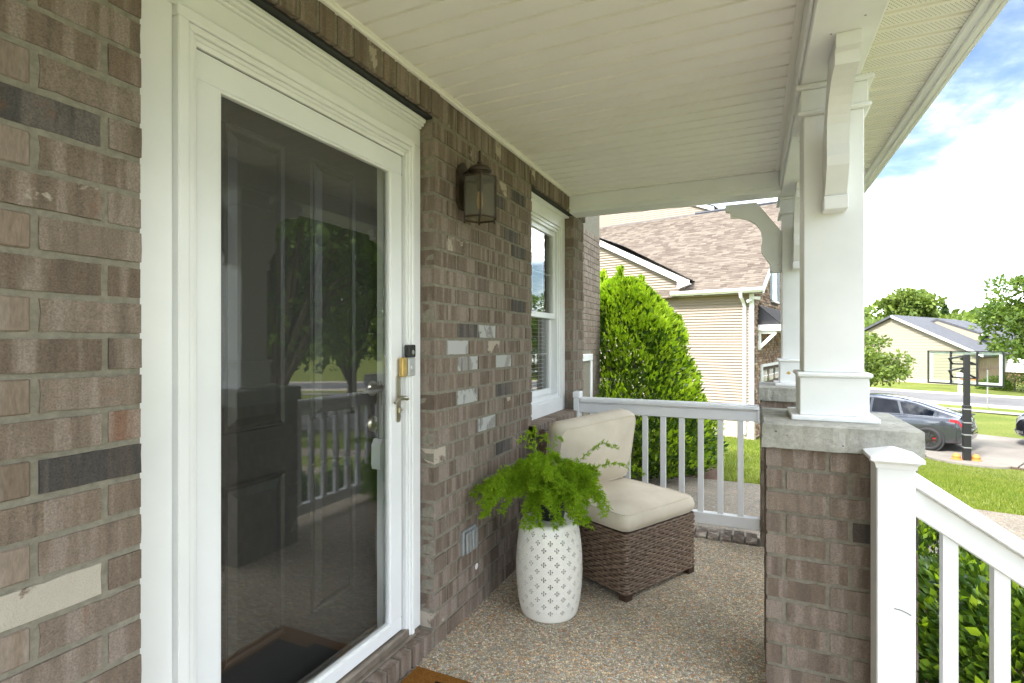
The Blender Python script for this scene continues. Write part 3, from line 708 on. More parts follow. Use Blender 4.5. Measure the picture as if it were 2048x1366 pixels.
tr_ = MB().box(RX0, 3.80, W - .022, W - .0005, CZ - .020, CZ - .001, .003).box(RX0, 3.80, W - .030, W - .0225, CZ - .008, CZ - .001, .002)
tr_.box(RX0, 3.799, -.155, -.125, CZ - .010, CZ - .0015, .002).box(3.765, 3.7985, -.12, W - .031, CZ - .010, CZ - .0015, .002)
obj('ceiling_trim', tr_, M['ceiling_vinyl'], ceil_)
BZ = CAM_H + .967
fb_ = thing('porch_beam', (1.5, -.255, BZ), 'white boxed beam running along the porch front above the columns', 'beam')
obj('box_beam', MB().box(RX0, 4.25, -.35, -.16, BZ, CZ + .01, .004), M['white_paint'], fb_)
for x_, y_ in ((1.60, -.20), (1.93, -.22), (1.86, -.30), (1.35, -.28), (2.9, -.2)): obj('nail', MB().lathe([(0, -.0012), (.0032, -.001), (.0032, .001)], (x_, y_, BZ), 7), M['plain_grey'], fb_)
obj('trim_strip', MB().box(RX0, 3.79, -.1595, -.148, BZ + .02, CZ - .012, .003), M['white_trim'], fb_)
eb = thing('porch_beam', (3.885, .5, BZ), 'white boxed beam over the side railing between house wall and column', 'beam')
obj('box_beam', MB().box(3.80, 3.97, -.159, W - .002, BZ, CZ + .01, .004), M['white_paint'], eb)
obj('cover_board', MB().box(3.787, 3.7995, -.146, W - .004, BZ + .028, CZ - .012, .003), M['white_paint'], eb)
t = NT('perforated_vinyl'); t.rough(.5); tcn = t.n('ShaderNodeTexCoord'); sp = t.n('ShaderNodeSeparateXYZ', {0: tcn.outputs['Object']})
def frac_(src, per, off=0.0):
    a = t.math('ADD', t.math('DIVIDE', src, per), off); return t.math('SUBTRACT', t.math('FRACT', a), .5)
per = .0085
row = t.math('FLOOR', t.math('DIVIDE', sp.outputs[0], per))
fx = frac_(sp.outputs[0], per); fy = t.math('SUBTRACT', t.math('FRACT', t.math('ADD', t.math('DIVIDE', sp.outputs[1], per * 1.5), t.math('MULTIPLY', row, .5))), .5)
d2 = t.math('SQRT', t.math('ADD', t.math('POWER', fx, 2.0), t.math('POWER', t.math('MULTIPLY', fy, 1.5), 2.0)))
hole = t.math('LESS_THAN', d2, .24)
inb = t.math('MULTIPLY', t.math('GREATER_THAN', sp.outputs[0], .026), t.math('LESS_THAN', sp.outputs[0], .083))
t.col(t.mix(t.math('MULTIPLY', hole, inb), (.84, .82, .75), (.14, .13, .11))); M['perforated'] = t.m
SZ = CAM_H + 1.085
eave = tag(obj('eave', MB().box(RX0, 4.55, -.675, -.345, SZ + .0135, SZ + .05), M['ceiling_vinyl']), kind='structure')
sp_ = plank_mesh(-.655, -.351, name='soffit_panel', mat='perforated')
for k in range(int((4.54 - RX0) / .1016)): inst('soffit_panel', sp_, (4.54 - (k + 1) * .1016, 0, SZ), eave)
fa = MB().box(RX0, 4.56, -.715, -.700, SZ - .035, SZ + .14, .002).box(RX0, 4.555, -.6995, -.650, SZ - .022, SZ - .002, .003).box(RX0, 4.555, -.6995, -.676, SZ - .034, SZ - .0225, .003)
obj('fascia', fa, M['white_paint'], eave)
for x_, z_ in ((2.02, .06), (3.0, .03), (1.4, .06)): obj('nail', MB().lathe([(0, .001), (.003, .001), (.003, 0)], (x_, -.60, SZ - .03), 6), M['plain_grey'], eave)
rf = MB(); rf.add([(RX0 - .1, -.74, SZ + .13), (4.6, -.74, SZ + .13), (4.6, 2.4, 4.0), (RX0 - .1, 2.4, 4.0), (RX0 - .1, -.74, SZ + .16), (4.6, -.74, SZ + .16), (4.6, 2.4, 4.03), (RX0 - .1, 2.4, 4.03)], [(0, 1, 2, 3), (4, 5, 6, 7), (0, 1, 5, 4), (2, 3, 7, 6), (0, 3, 7, 4), (1, 2, 6, 5)])
tag(obj('porch_roof', rf, M['shingle_dark']), kind='structure')
mb = MB().add([(4.55, -.70, SZ + .14), (4.55, 2.0, SZ + .14), (4.55, 2.0, 3.7)], [(0, 1, 2)]); obj('gable_end', mb, M['ceiling_vinyl'], eave)
# upper storey of the house (keeps the sky from shining in behind the porch)
obj('upper_wall', MB().box(-9, 7.3, 2.05, 2.2, 2.63, 4.2).box(-9, -1.61, W + .002, 1.6, -.6, 4.2), M['brick_mass'], house)

# ------------------------------------------------------------------ piers and columns
CAPT = CAM_H - .292
def pier(px0, py1, label, seed, inner):
    """px0: near face x; py1: face towards the wall (y)"""
    Wd = .456; x0, x1, y0, y1 = px0, px0 + Wd, py1 - Wd, py1
    p = thing('brick_pier', ((x0 + x1) / 2, (y0 + y1) / 2, -.62), label, 'pier', 'porch piers')
    core = obj('mortar_core', MB().box(x0 + .005, x1 - .005, y0 + .005, y1 - .005, -.62, CAPT - .0905), M['mortar'], p)
    rr = random.Random(seed); z = CAPT - .090 - BH - .004; i = 0
    low = MB(); D = .085
    while z > -.7:
        odd = i % 2
        # near and far faces run the full width; the side faces fit between
        for fx, sgn in ((x0, 1), (x1, -1)):
            segs = [(y1, y1 - BL), (y1 - PITCH, y1 - PITCH - BL), (y1 - 2 * PITCH, y0)] if odd == 0 else [(y1, y1 - .054), (y1 - .067, y1 - .067 - BL), (y1 - .067 - PITCH, y0)]
            for a, b_ in segs:
                l = abs(a - b_); c_ = (fx + sgn * D / 2 + rr.uniform(-.002, .002), (a + b_) / 2, z + BH / 2 + rr.uniform(-.0015, .0015))
                if z > -.09: inst('brick', get_brick(round(l, 3), BH, D, pick(rr), rr.randrange(5)), c_, p, (0, 0, R(90)))
                else: low.box(c_[0] - D / 2, c_[0] + D / 2, c_[1] - l / 2, c_[1] + l / 2, z, z + BH, .003)
        for fy, sgn in ((y1, -1), (y0, 1)):
            g0, g1 = x0 + D + .012, x1 - D - .012; n_ = 2; cut = g0 + (g1 - g0) * (.33 if odd else .67)
            for a, b_ in ((g0, cut - .006), (cut + .006, g1)):
                l = b_ - a; c_ = ((a + b_) / 2, fy + sgn * D / 2 + rr.uniform(-.002, .002), z + BH / 2)
                if z > -.09: inst('brick', get_brick(round(l, 3), BH, D, pick(rr), rr.randrange(5)), c_, p)
                else: low.box(a, b_, c_[1] - D / 2, c_[1] + D / 2, z, z + BH, .003)
        z -= COURSE; i += 1
    if low.v: tag(obj('brickwork', low, M['brick_mass'], p), kind='stuff')
    # cast cap with chipped edges
    o_ = .014; X0, X1, Y0_, Y1_ = x0 - .018, x1 + .018, y0 - o_, y1 + o_
    nx = 26; mbc = MB(); 
    def top(u, v_): 
        x_, y_ = X0 + (X1 - X0) * u, Y0_ + (Y1_ - Y0_) * v_
        return x_, y_
    ringN = 4 * nx; prof = [(0, -.090), (0, -.006), (.007, 0.0)]
    per_ = [(i / nx, 0) for i in range(nx)] + [(1, i / nx) for i in range(nx)] + [(1 - i / nx, 1) for i in range(nx)] + [(0, 1 - i / nx) for i in range(nx)]
    for ins, dz in prof:
        for u, v_ in per_:
            x_, y_ = X0 + ins + (X1 - X0 - 2 * ins) * u, Y0_ + ins + (Y1_ - Y0_ - 2 * ins) * v_
            nn = mnoise.noise(Vector((x_ * 22, y_ * 22, dz * 60 + seed)))
            cx_, cy_ = (X0 + X1) / 2, (Y0_ + Y1_) / 2; k_ = .0035 * nn + (.004 * max(0, mnoise.noise(Vector((x_ * 60, y_ * 60, seed)))) if dz != 0 else 0)
            mbc.v.append((x_ - (x_ - cx_) * k_ * 4, y_ - (y_ - cy_) * k_ * 4, CAPT + dz + (.0025 * nn if dz < -.05 else 0)))
    for r_ in range(2):
        for i_ in range(ringN): j_ = (i_ + 1) % ringN; mbc.f.append((r_ * ringN + i_, r_ * ringN + j_, (r_ + 1) * ringN + j_, (r_ + 1) * ringN + i_))
    mbc.f.append(tuple(range(2 * ringN, 3 * ringN))); mbc.f.append(tuple(range(ringN))[::-1]); mbc.m = [0] * len(mbc.f)
    obj('concrete_cap', mbc, M['cap'], p)
    return (x0 + x1) / 2, (y0 + y1) / 2
def bracket_profile():
    """(distance from column, height below beam), brace with stepped head and S curve"""
    pts = [(.355, 0), (.355, -.042), (.325, -.046), (.322, -.085)]
    for k in range(1, 9):                 # concave quarter from the head down
        a = k / 8 * R(90); pts.append((.322 - .200 * math.sin(a), -.085 - .145 * (1 - math.cos(a))))
    pts += [(.118, -.27), (.126, -.31), (.122, -.345), (.100, -.385), (.070, -.43), (.062, -.437), (.062, -.485), (0, -.485), (0, -.215), (.155, 0)]
    return pts
def column(cx, cy, label, faces, sticker=False):
    p = thing('porch_column', (cx, cy, CAPT), label, 'column', 'porch columns')
    def sq(h, z0, z1, b=.003, mb=None): return (mb or MB()).box(cx - h, cx + h, cy - h, cy + h, z0, z1, b)
    z = CAPT + .0005
    obj('skirt', sq(.140, z, z + .018, .003), M['white_trim'], p)
    pn = obj('plinth', sq(.111, z + .0185, z + .160, .003), M['white_paint'], p)
    obj('plinth_cap', sq(.121, z + .1605, z + .178, .005), M['white_paint'], p)
    obj('shaft', sq(.097, z + .1785, BZ - .115, .003), M['white_paint'], p)
    obj('neck_moulding', sq(.118, BZ - .1145, BZ - .098, .005), M['white_paint'], p)
    obj('neck', sq(.108, BZ - .0975, BZ - .019, .003), M['white_paint'], p)
    obj('capital_moulding', sq(.125, BZ - .0185, BZ - .0007, .005), M['white_paint'], p)
    prof = bracket_profile(); hw = .034
    for dx_, dy_ in faces:
        mb = MB()
        if dx_: mb.prism([(cx + dx_ * (.0975 + a), BZ - .001 + h) for a, h in prof], 'y', cy - hw, cy + hw)
        else: mb.prism([(cy + dy_ * (.0975 + a), BZ - .001 + h) for a, h in prof], 'x', cx - hw, cx + hw)
        br = obj('bracket', mb, M['white_trim'], p)
        if dx_: xx = cx + dx_ * .0978; obj('foot_block', MB().box(xx, xx + dx_ * .072, cy - hw - .005, cy + hw + .005, BZ - .489, BZ - .440, .003), M['white_trim'], br)
        else: yy = cy + dy_ * .0978; obj('foot_block', MB().box(cx - hw - .005, cx + hw + .005, yy, yy + dy_ * .072, BZ - .489, BZ - .440, .003), M['white_trim'], br)
    if sticker:
        s_ = MB().add([(cx - .1118, cy + .055, z + .075), (cx - .1118, cy + .075, z + .083), (cx - .1118, cy + .06, z + .10), (cx - .1118, cy + .045, z + .085)], [(0, 1, 2, 3)])
        obj('sticker', s_, M['brass'], pn)
c1 = pier(2.155, -.040, 'brick pier with thick concrete cap behind the white newel post', 5, True)
c2 = pier(3.842, -.040, 'brick pier with concrete cap at the outer end of the side railing', 9, True)
column(c1[0], c1[1], 'square white porch column standing on the pier behind the newel post', [(-1, 0), (1, 0)])
column(c2[0], c2[1], 'square white porch column at the outer end of the side railing', [(-1, 0), (0, 1)], True)

# ------------------------------------------------------------------ railings
def flat_rail(name, label, p0, p1, axis, nbal, offs, group='porch railings'):
    """rail from p0 to p1 (x,y) along one axis, z tops as in the photo"""
    r_ = thing(name, ((p0[0] + p1[0]) / 2, (p0[1] + p1[1]) / 2, 0), label, 'railing', group)
    def bar(h, z0, z1, nm_, b=.004, ext=0):
        if axis == 'y': m_ = MB().box(p0[0] - h, p0[0] + h, p0[1] - ext, p1[1] + ext, z0, z1, b)
        else: m_ = MB().box(p0[0] - ext, p1[0] + ext, p0[1] - h, p0[1] + h, z0, z1, b)
        return obj(nm_, m_, M['vinyl'], r_)
    bar(.044, .872, .912, 'hand_rail', .012); bar(.026, .800, .8715, 'top_rail'); bar(.026, .082, .160, 'bottom_rail')
    bal = MB().box(-.019, .019, -.019, .019, 0, .6395, .003).mesh('baluster'); bal.materials.append(M['vinyl'])
    for o_ in offs:
        loc = (p0[0], o_, .1603) if axis == 'y' else (o_, p0[1], .1603)
        inst('baluster', bal, loc, r_)
    return r_
offs = [.0825 + k * .1265 for k in range(9)]
sr = flat_rail('side_railing', 'white baluster railing at the porch end beside the wicker chair', (3.885, -.038), (3.885, 1.20), 'y', 9, offs)
obj('wall_post', MB().box(3.845, 3.925, 1.201, 1.245, .02, .905, .004).box(3.84, 3.93, 1.196, 1.2495, .9055, .955, .006), M['vinyl'], sr)
for yy in (-.030, ): obj('rail_mount', MB().box(3.850, 3.920, yy - .008, yy + .012, .790, .878, .004), M['vinyl'], sr)
flat_rail('front_railing', 'white baluster railing between the two brick piers along the porch front', (2.613, -.268), (3.840, -.268), 'x', 9, [2.70 + k * .1265 for k in range(9)])
# stair railing with newel
st = thing('stair_railing', (2.071, -.407, -.6), 'white stair railing with square newel post sloping down over the hedge', 'railing')
NX0, NX1, NY0, NY1 = 2.021, 2.122, -.458, -.356
obj('newel_post', MB().box(NX0, NX1, NY0, NY1, 0, .945, .003), M['vinyl'], st)
cp = MB(); cx_, cy_ = (NX0 + NX1) / 2, (NY0 + NY1) / 2
def frustum(mb, h0, h1, z0, z1):
    vv = [(cx_ + sx * h, cy_ + sy * h, z) for h, z in ((h0, z0), (h1, z1)) for sx, sy in ((-1, -1), (1, -1), (1, 1), (-1, 1))]
    mb.add(vv, [(i, (i + 1) % 4, 4 + (i + 1) % 4, 4 + i) for i in range(4)] + [(3, 2, 1, 0), (4, 5, 6, 7)])
frustum(cp, .054, .056, .930, .944); frustum(cp, .057, .066, .9442, .954); frustum(cp, .071, .071, .9542, .966); frustum(cp, .071, .006, .9662, .992)
obj('post_cap', cp, M['vinyl'], st)
SLP = .672
def sloped(name, hw_, z_at, th, y_start=NY0 - .001, y_end=-2.05, b=.004):
    mb = MB(); prof = [(-1, 0), (1, 0), (1, 1), (-1, 1)]
    e_ = .006
    sec = [(-hw_ + e_, 0), (hw_ - e_, 0), (hw_, e_), (hw_, th - e_), (hw_ - e_, th), (-hw_ + e_, th), (-hw_, th - e_), (-hw_, e_)]
    vv = []
    for yy in (y_start, y_end):
        zz = z_at - (y_start - yy) * SLP
        vv += [(cx_ + a, yy, zz + h) for a, h in sec]
    n_ = len(sec); mb.add(vv, [(i, (i + 1) % n_, n_ + (i + 1) % n_, n_ + i) for i in range(n_)] + [tuple(range(n_))[::-1], tuple(range(n_, 2 * n_))])
    return obj(name, mb, M['vinyl'], st)
sloped('hand_rail', .044, .873, .046); sloped('top_rail', .027, .782, .0905)
sloped('bottom_rail', .027, .075, .08)
for k in range(12):
    yb = -.553 - k * .1235; dz_ = (NY0 - yb) * SLP
    mb = MB(); w_ = .019; zb, zt = .075 - dz_ + .08, .782 - dz_
    mb.add([(cx_ + sx * w_, yb + sy * w_, (zb if q == 0 else zt) + sy * w_ * SLP) for q in (0, 1) for sx, sy in ((-1, -1), (1, -1), (1, 1), (-1, 1))],
           [(i, (i + 1) % 4, 4 + (i + 1) % 4, 4 + i) for i in range(4)] + [(3, 2, 1, 0), (4, 5, 6, 7)])
    obj('baluster', mb, M['vinyl'], st)
obj('newel_post', MB().box(NX0, NX1, -2.16, -2.052, -.62, -.05, .003), M['vinyl'], st)
obj('scuff_mark', MB().tube([(NX0 - .0006, -.402, .49), (NX0 - .0006, -.42, .488), (NX0 - .0006, -.437, .482), (NX0 - .0006, -.446, .477)], .0012, 5), M['black_plastic'], st)
# steps down from the porch
sm = MB()
for k in range(4): sm.box(-1.4, 1.98, -.52 - (k + 1) * .30, -.52 - k * .30 - .002, -.70, -.155 * (k + 1), .006)
tag(obj('steps', sm, M['aggregate']), kind='structure')
# rowlock brick edging of the porch floor below the side railing
em = get_brick(.205, .082, BH, 'brick_smear', 0)
y = -.02
while y < 1.24:
    inst('brick', em, (3.913, y + BH / 2, -.030 + random.uniform(-.002, .002)), floor, (0, 0, 0)); y += BH + .012

# ------------------------------------------------------------------ wall lantern
LX, LY = 2.19, W - .100
lan = thing('wall_lantern', (LX, W, 2.0), 'dark bronze six-sided glass lantern mounted on the brick wall', 'lantern')
bp = MB(); bp.prism([(LX - .030, 1.955), (LX + .030, 1.955), (LX + .052, 1.985), (LX + .052, 2.13), (LX + .030, 2.16), (LX, 2.18), (LX - .030, 2.16), (LX - .052, 2.13), (LX - .052, 1.985)], 'y', W - .016, W - .001)
bp.lathe([(0, .006), (.008, .005), (.010, 0)], (LX, W - .016, 2.06), 10, M=My)
obj('back_plate', bp, M['bronze'], lan)
ar = MB().tube([(LX, W - .012, 2.125), (LX, W - .035, 2.135), (LX, W - .055, 2.145), (LX, LY + .012, 2.138), (LX, LY, 2.128)], [.008, .007, .007, .008, .008], 8)
obj('arm', ar, M['bronze'], lan, smooth=True)
dm = MB().lathe([(.012, 2.100), (.040, 2.103), (.048, 2.113), (.049, 2.118), (.055, 2.122), (.057, 2.130), (.052, 2.140), (.036, 2.150), (.016, 2.156), (.010, 2.160), (.012, 2.168), (.006, 2.178), (.006, 2.222), (0, 2.226)], (LX, LY, 0), 20)
smooth_by_angle(obj('dome', dm, M['bronze'], lan), 35)
HR = .082; hv = [(LX + HR * math.cos(R(60 * k + 30)), LY + HR * math.sin(R(60 * k + 30))) for k in range(6)]
zt, zb = 2.092, 1.905
fr_ = MB()
for k in range(6):
    a, b_ = hv[k], hv[(k + 1) % 6]
    fr_.tube([(a[0], a[1], zb - .012), (a[0], a[1], zt)], .0048, 6)
    for z in (zt, zb): fr_.tube([(a[0], a[1], z), (b_[0], b_[1], z)], .0048, 6)
fr_.add([(LX, LY, zt + .012)] + [(x_, y_, zt + .002) for x_, y_ in hv], [(0, 1 + k, 1 + (k + 1) % 6) for k in range(6)])
obj('frame', fr_, M['bronze'], lan)
for k in range(6):
    a, b_ = Vector((*hv[k], 0)), Vector((*hv[(k + 1) % 6], 0)); n_ = ((a + b_) / 2 - Vector((LX, LY, 0))).normalized() * .0015
    q = [a, b_]; vv = [(p.x + s_ * n_.x, p.y + s_ * n_.y, z) for s_ in (-1, 1) for z in (zb + .004, zt - .004) for p in (q if z < 2 else q[::-1])]
    obj('pane', MB().add(vv, [(0, 1, 2, 3), (4, 5, 6, 7), (0, 1, 5, 4), (1, 2, 6, 5), (2, 3, 7, 6), (3, 0, 4, 7)]), M['lantern_glass'], lan)
obj('socket', MB().lathe([(0, 2.085), (.016, 2.085), (.016, 2.03), (.0, 2.03)], (LX, LY, 0), 12), M['bronze'], lan)
obj('bulb', MB().lathe([(0, 2.03), (.011, 2.03), (.014, 2.0), (.016, 1.98), (.010, 1.955), (0, 1.945)], (LX, LY, 0), 12), M['bulb'], lan, smooth=True)

# ------------------------------------------------------------------ ceramic garden stool
SX, SY = 2.470, .925
stool = thing('garden_stool', (SX, SY, 0), 'white pierced ceramic barrel stool under the potted fern', 'garden stool')
def srad(z):
    u = z / .455; return .126 + .038 * math.sin(math.pi * min(1, max(0, u * .96 + .02))) ** .5
NT_, TH = 16, .0325
def cross_outline(s_=.0135, cx_=0.0, cy_=0.0, half=0):
    pts = []
    for k in range(4):
        a = k * math.pi / 2; ca, sa = math.cos(a), math.sin(a)
        for px_, py_ in ((s_ * .16, s_ * .16), (s_ * .20, s_ * .42), (s_ * .40, s_ * .62), (s_ * .40, s_ * .86), (s_ * .16, s_ * 1.0)):
            pass
        loc = [(.15, -.11), (.50, -.11), (.60, -.34), (.82, -.38), (1.0, -.16), (1.0, .16), (.82, .38), (.60, .34), (.50, .11), (.15, .11)]
        for r_, t_ in loc[0:10]:
            pts.append((cx_ + s_ * (r_ * ca - t_ * sa), cy_ + s_ * (r_ * sa + t_ * ca)))
    return pts
def pip(x_, y_, poly):
    c_ = False; n_ = len(poly); j = n_ - 1
    for i in range(n_):
        xi, yi = poly[i]; xj, yj = poly[j]
        if (yi > y_) != (yj > y_) and x_ < (xj - xi) * (y_ - yi) / (yj - yi) + xi: c_ = not c_
        j = i
    return c_
TW = 2 * math.pi * .158 / NT_
cross_ = cross_outline(.0122)
dots = []
for sx in (-1, 1):
    for sy in (-1, 1):
        for px_, py_ in ((.0205, .0045), (.0260, .0095), (.0150, .0125), (.0090, .0148), (.0290, .0030)):
            r_ = .0007; dots.append([(sx * px_ - r_, sy * py_ - r_), (sx * px_ + r_, sy * py_ - r_), (sx * px_ + r_, sy * py_ + r_), (sx * px_ - r_, sy * py_ + r_)])
holes = [cross_] + dots
cv, ce = [], []
for pl_ in holes:
    b = len(cv); cv += [Vector(p) for p in pl_]; ce += [(b + i, b + (i + 1) % len(pl_)) for i in range(len(pl_))]
nxg, nyg = 8, 4
gridp = [(-TW / 2 + TW * i / nxg, -TH / 2 + TH * j / nyg) for i in range(nxg + 1) for j in range(nyg + 1)]
for p in gridp:
    if p[0] in (gridp[0][0], gridp[-1][0]) or abs(abs(p[1]) - TH / 2) < 1e-6 or not any(pip(p[0], p[1], h) or min((p[0] - a) ** 2 + (p[1] - b_) ** 2 for a, b_ in h) < 4e-6 for h in holes): cv.append(Vector(p))
rv, re_, rfc, _, _, _ = delaunay_2d_cdt(cv, ce, [], 0, 1e-6)
tris = []
for f_ in rfc:
    mx_ = sum(rv[i][0] for i in f_) / 3; my_ = sum(rv[i][1] for i in f_) / 3
    if not any(pip(mx_, my_, h) for h in holes): tris.append(tuple(f_))
sh = MB(); inner = MB()
def spt(th, z, d=0.0): r_ = srad(z) - d; return (SX + r_ * math.cos(th), SY + r_ * math.sin(th), z)
z0s = .040
for reg in range(12):
    zc = z0s + TH * (reg + .5) + (.004 if reg >= 6 else 0)
    for k in range(NT_):
        th0 = 2 * math.pi * (k + (.5 if reg % 2 else 0)) / NT_
        sh.add([spt(th0 + p[0] / TW * 2 * math.pi / NT_, zc + p[1]) for p in rv], tris)
        b = [spt(th0 + p[0] / TW * 2 * math.pi / NT_, zc + p[1]) for p in cross_]; b2 = [spt(th0 + p[0] / TW * 2 * math.pi / NT_, zc + p[1], .007) for p in cross_]
        n_ = len(cross_); inner.add(b + b2, [(i, (i + 1) % n_, n_ + (i + 1) % n_, n_ + i) for i in range(n_)])
so_ = obj('pierced_wall', sh, M['ceramic'], stool, smooth=True, fix=False)
obj('hole_edges', inner, M['ceramic'], stool, fix=False)
zt0 = z0s + 12 * TH + .004
obj('shade_liner', MB().lathe([(srad(z) - .0075, z) for z in np.linspace(.012, .444, 16)], (SX, SY, 0), 48), M['stone_joint'], stool, smooth=True)  # dark liner added so the holes look shaded inside
for nm_, pr_ in (('foot_band', [(0, .001), (srad(.0) - .012, 0.0), (srad(.004) - .002, .003), (srad(.010), .010), (srad(.025), .025), (srad(z0s), z0s)]), ('waist_band', [(srad(z0s + 6 * TH), z0s + 6 * TH), (srad(z0s + 6 * TH + .004), z0s + 6 * TH + .004)]),
                 ('seat_top', [(srad(zt0), zt0), (.141, .444), (.138, .450), (.132, .4545), (.124, .4565), (.05, .4575), (0, .4575)])):
    smooth_by_angle(obj(nm_, MB().lathe(pr_, (SX, SY, 0), 64), M['ceramic'], stool, fix=False), 50)

# ------------------------------------------------------------------ asparagus fern in a pot
PX, PY, PZ = SX + .005, SY - .010, .458
fern = thing('potted_fern', (PX, PY, PZ), 'feathery bright green asparagus fern in a black pot on the white stool', 'potted plant')
pot = MB().lathe([(0, PZ), (.058, PZ), (.062, PZ + .004), (.082, PZ + .105), (.090, PZ + .107), (.091, PZ + .122), (.085, PZ + .122), (.080, PZ + .10), (0, PZ + .10)], (PX, PY, 0), 28)
smooth_by_angle(obj('pot', pot, M['pot'], fern), 40)
obj('soil', MB().lathe([(0, PZ + .108), (.05, PZ + .112), (.081, PZ + .106)], (PX, PY, 0), 20), M['soil'], fern)
rf_ = random.Random(12)
need = []; stems = MB()
rightv = Vector((math.sin(THETA), -math.cos(THETA), 0)); fwdv = Vector((math.cos(THETA), math.sin(THETA), 0))
def frond(dirv, length, rise, droop, dens, wid):
    p0 = Vector((PX, PY, PZ + .115)) + dirv * rf_.uniform(.005, .055)
    pts = []; N = 16
    for i in range(N + 1):
        s_ = i / N; h = rise * math.sin(s_ * math.pi * .62) - droop * s_ ** 2.4
        side = dirv.cross(Vector((0, 0, 1))) * .03 * math.sin(s_ * 3 + length * 40)
        q = p0 + dirv * length * (s_ ** .9) + Vector((0, 0, h)) + side
        q.y = min(q.y, W - .02)
        # stay out of the stool top and the pot, keep clear of the chair cushion
        rr_ = math.hypot(q.x - PX, q.y - PY)
        if rr_ < .15 and q.z < PZ + .02: q.z = PZ + .02
        pts.append(q)
    stems.tube(pts, [.0016 * (1 - .7 * i / N) for i in range(N + 1)], 4, caps=False)
    for i in range(1, N + 1):
        a, b_ = pts[i - 1], pts[i]; d = (b_ - a).normalized()
        for _ in range(dens):
            q = a.lerp(b_, rf_.random()); s_ = i / N
            ax = d.cross(Vector((rf_.gauss(0, 1), rf_.gauss(0, 1), rf_.gauss(0, 1)))).normalized()
            bd = (ax * .85 + d * .55 + Vector((0, 0, .1))).normalized(); bl_ = wid * rf_.uniform(.5, 1.1) * (1 - .45 * s_)
            for j in range(6):
                m_ = q + bd * bl_ * (j + .6) / 6
                for _n in range(3):
                    nd = (bd * .6 + Vector((rf_.gauss(0, .6), rf_.gauss(0, .6), rf_.gauss(0, .6)))).normalized(); ln = rf_.uniform(.010, .020)
                    w_ = nd.cross(Vector((rf_.gauss(0, 1), rf_.gauss(0, 1), rf_.gauss(0, 1)))).normalized() * .0014
                    need.append((m_ - w_, m_ + w_, m_ + nd * ln * .6 + w_ * .9, m_ + nd * ln))
for k in range(46):       # dense dome
    a = rf_.uniform(0, 2 * math.pi); frond(Vector((math.cos(a), math.sin(a), 0)), rf_.uniform(.06, .20), rf_.uniform(.07, .20), rf_.uniform(.02, .14), 8, .046)
for k in range(9):       # hanging over the front of the stool
    a = math.atan2(-fwdv.y, -fwdv.x) + rf_.uniform(-.9, .9); frond(Vector((math.cos(a), math.sin(a), 0)), rf_.uniform(.12, .19), rf_.uniform(.05, .11), rf_.uniform(.14, .20), 8, .044)
for k in range(9):       # sweeping left along the wall
    d = (-rightv * 1 + fwdv * rf_.uniform(-.55, .05)).normalized(); frond(d, rf_.uniform(.22, .36), rf_.uniform(.09, .17), rf_.uniform(.06, .20), 8, .046)
for k in range(9):
    d = (rightv * 1 + fwdv * rf_.uniform(-.8, .5)).normalized(); frond(d, rf_.uniform(.14, .25), rf_.uniform(.10, .20), rf_.uniform(.05, .20), 7, .044)
for k in range(5):       # tall thin shoots
    d = (rightv * rf_.uniform(-1, .8) + fwdv * rf_.uniform(-.3, .6)).normalized(); frond(d, rf_.uniform(.06, .14), rf_.uniform(.26, .36), 0, 1, .030)
frond((rightv * 1 - fwdv * .25).normalized(), .42, .20, .05, 3, .034); frond((rightv * 1 - fwdv * .05).normalized(), .30, .27, .02, 2, .030)
fm = MB()
for a, b_, c_, d_ in need: fm.v += [tuple(a), tuple(b_), tuple(c_), tuple(d_)]
fm.f = [(4 * i, 4 * i + 1, 4 * i + 2, 4 * i + 3) for i in range(len(need))]; fm.m = [0] * len(fm.f)
tag(obj('foliage', fm, M['leaf_fern'], fern, fix=False), kind='stuff')
obj('stems', stems, M['leaf_fern'], fern, fix=False)

# ------------------------------------------------------------------ armless wicker chair
CN = Vector((2.690, .590, 0)); E1 = Vector((.885, -.466, 0)).normalized(); E2 = Vector((-E1.y, E1.x, 0))
CW, CD = .605, .690
chair = thing('wicker_chair', CN + E1 * CW / 2 + E2 * CD / 2, 'armless brown wicker chair with beige seat and back cushions', 'chair')
def cl(a, b_, z): p = CN + E1 * a + E2 * b_; return Vector((p.x, p.y, z))
CM = Matrix.Translation(CN) @ Matrix(((E1.x, E2.x, 0, 0), (E1.y, E2.y, 0, 0), (0, 0, 1, 0), (0, 0, 0, 1)))
WZ0, WZ1 = .035, .352
def woven(loop_pts, z0, z1, pitch=.0142, stake=.036, amp=.0036):
    """horizontal flat strands passing in and out of upright stakes around a closed loop of (point, outward normal)"""
    mb = MB(); nrow = int((z1 - z0) / pitch); n_ = len(loop_pts)
    for r_ in range(nrow):
        zc = z0 + (r_ + .5) * pitch; ring = []
        for i, (p, nn, s_) in enumerate(loop_pts):
            o_ = amp * math.cos(math.pi * s_ / stake + math.pi * r_); tilt = 0.0
            for h, d in ((-.0066, -.0012), (-.0034, .0020), (.0034, .0020), (.0066, -.0012)):
                q = p + nn * (o_ + d); ring.append((q.x, q.y, zc + h + tilt))
        mb.add(ring, [(i * 4 + j, ((i + 1) % n_) * 4 + j, ((i + 1) % n_) * 4 + j + 1, i * 4 + j + 1) for i in range(n_) for j in range(3)])
    return mb
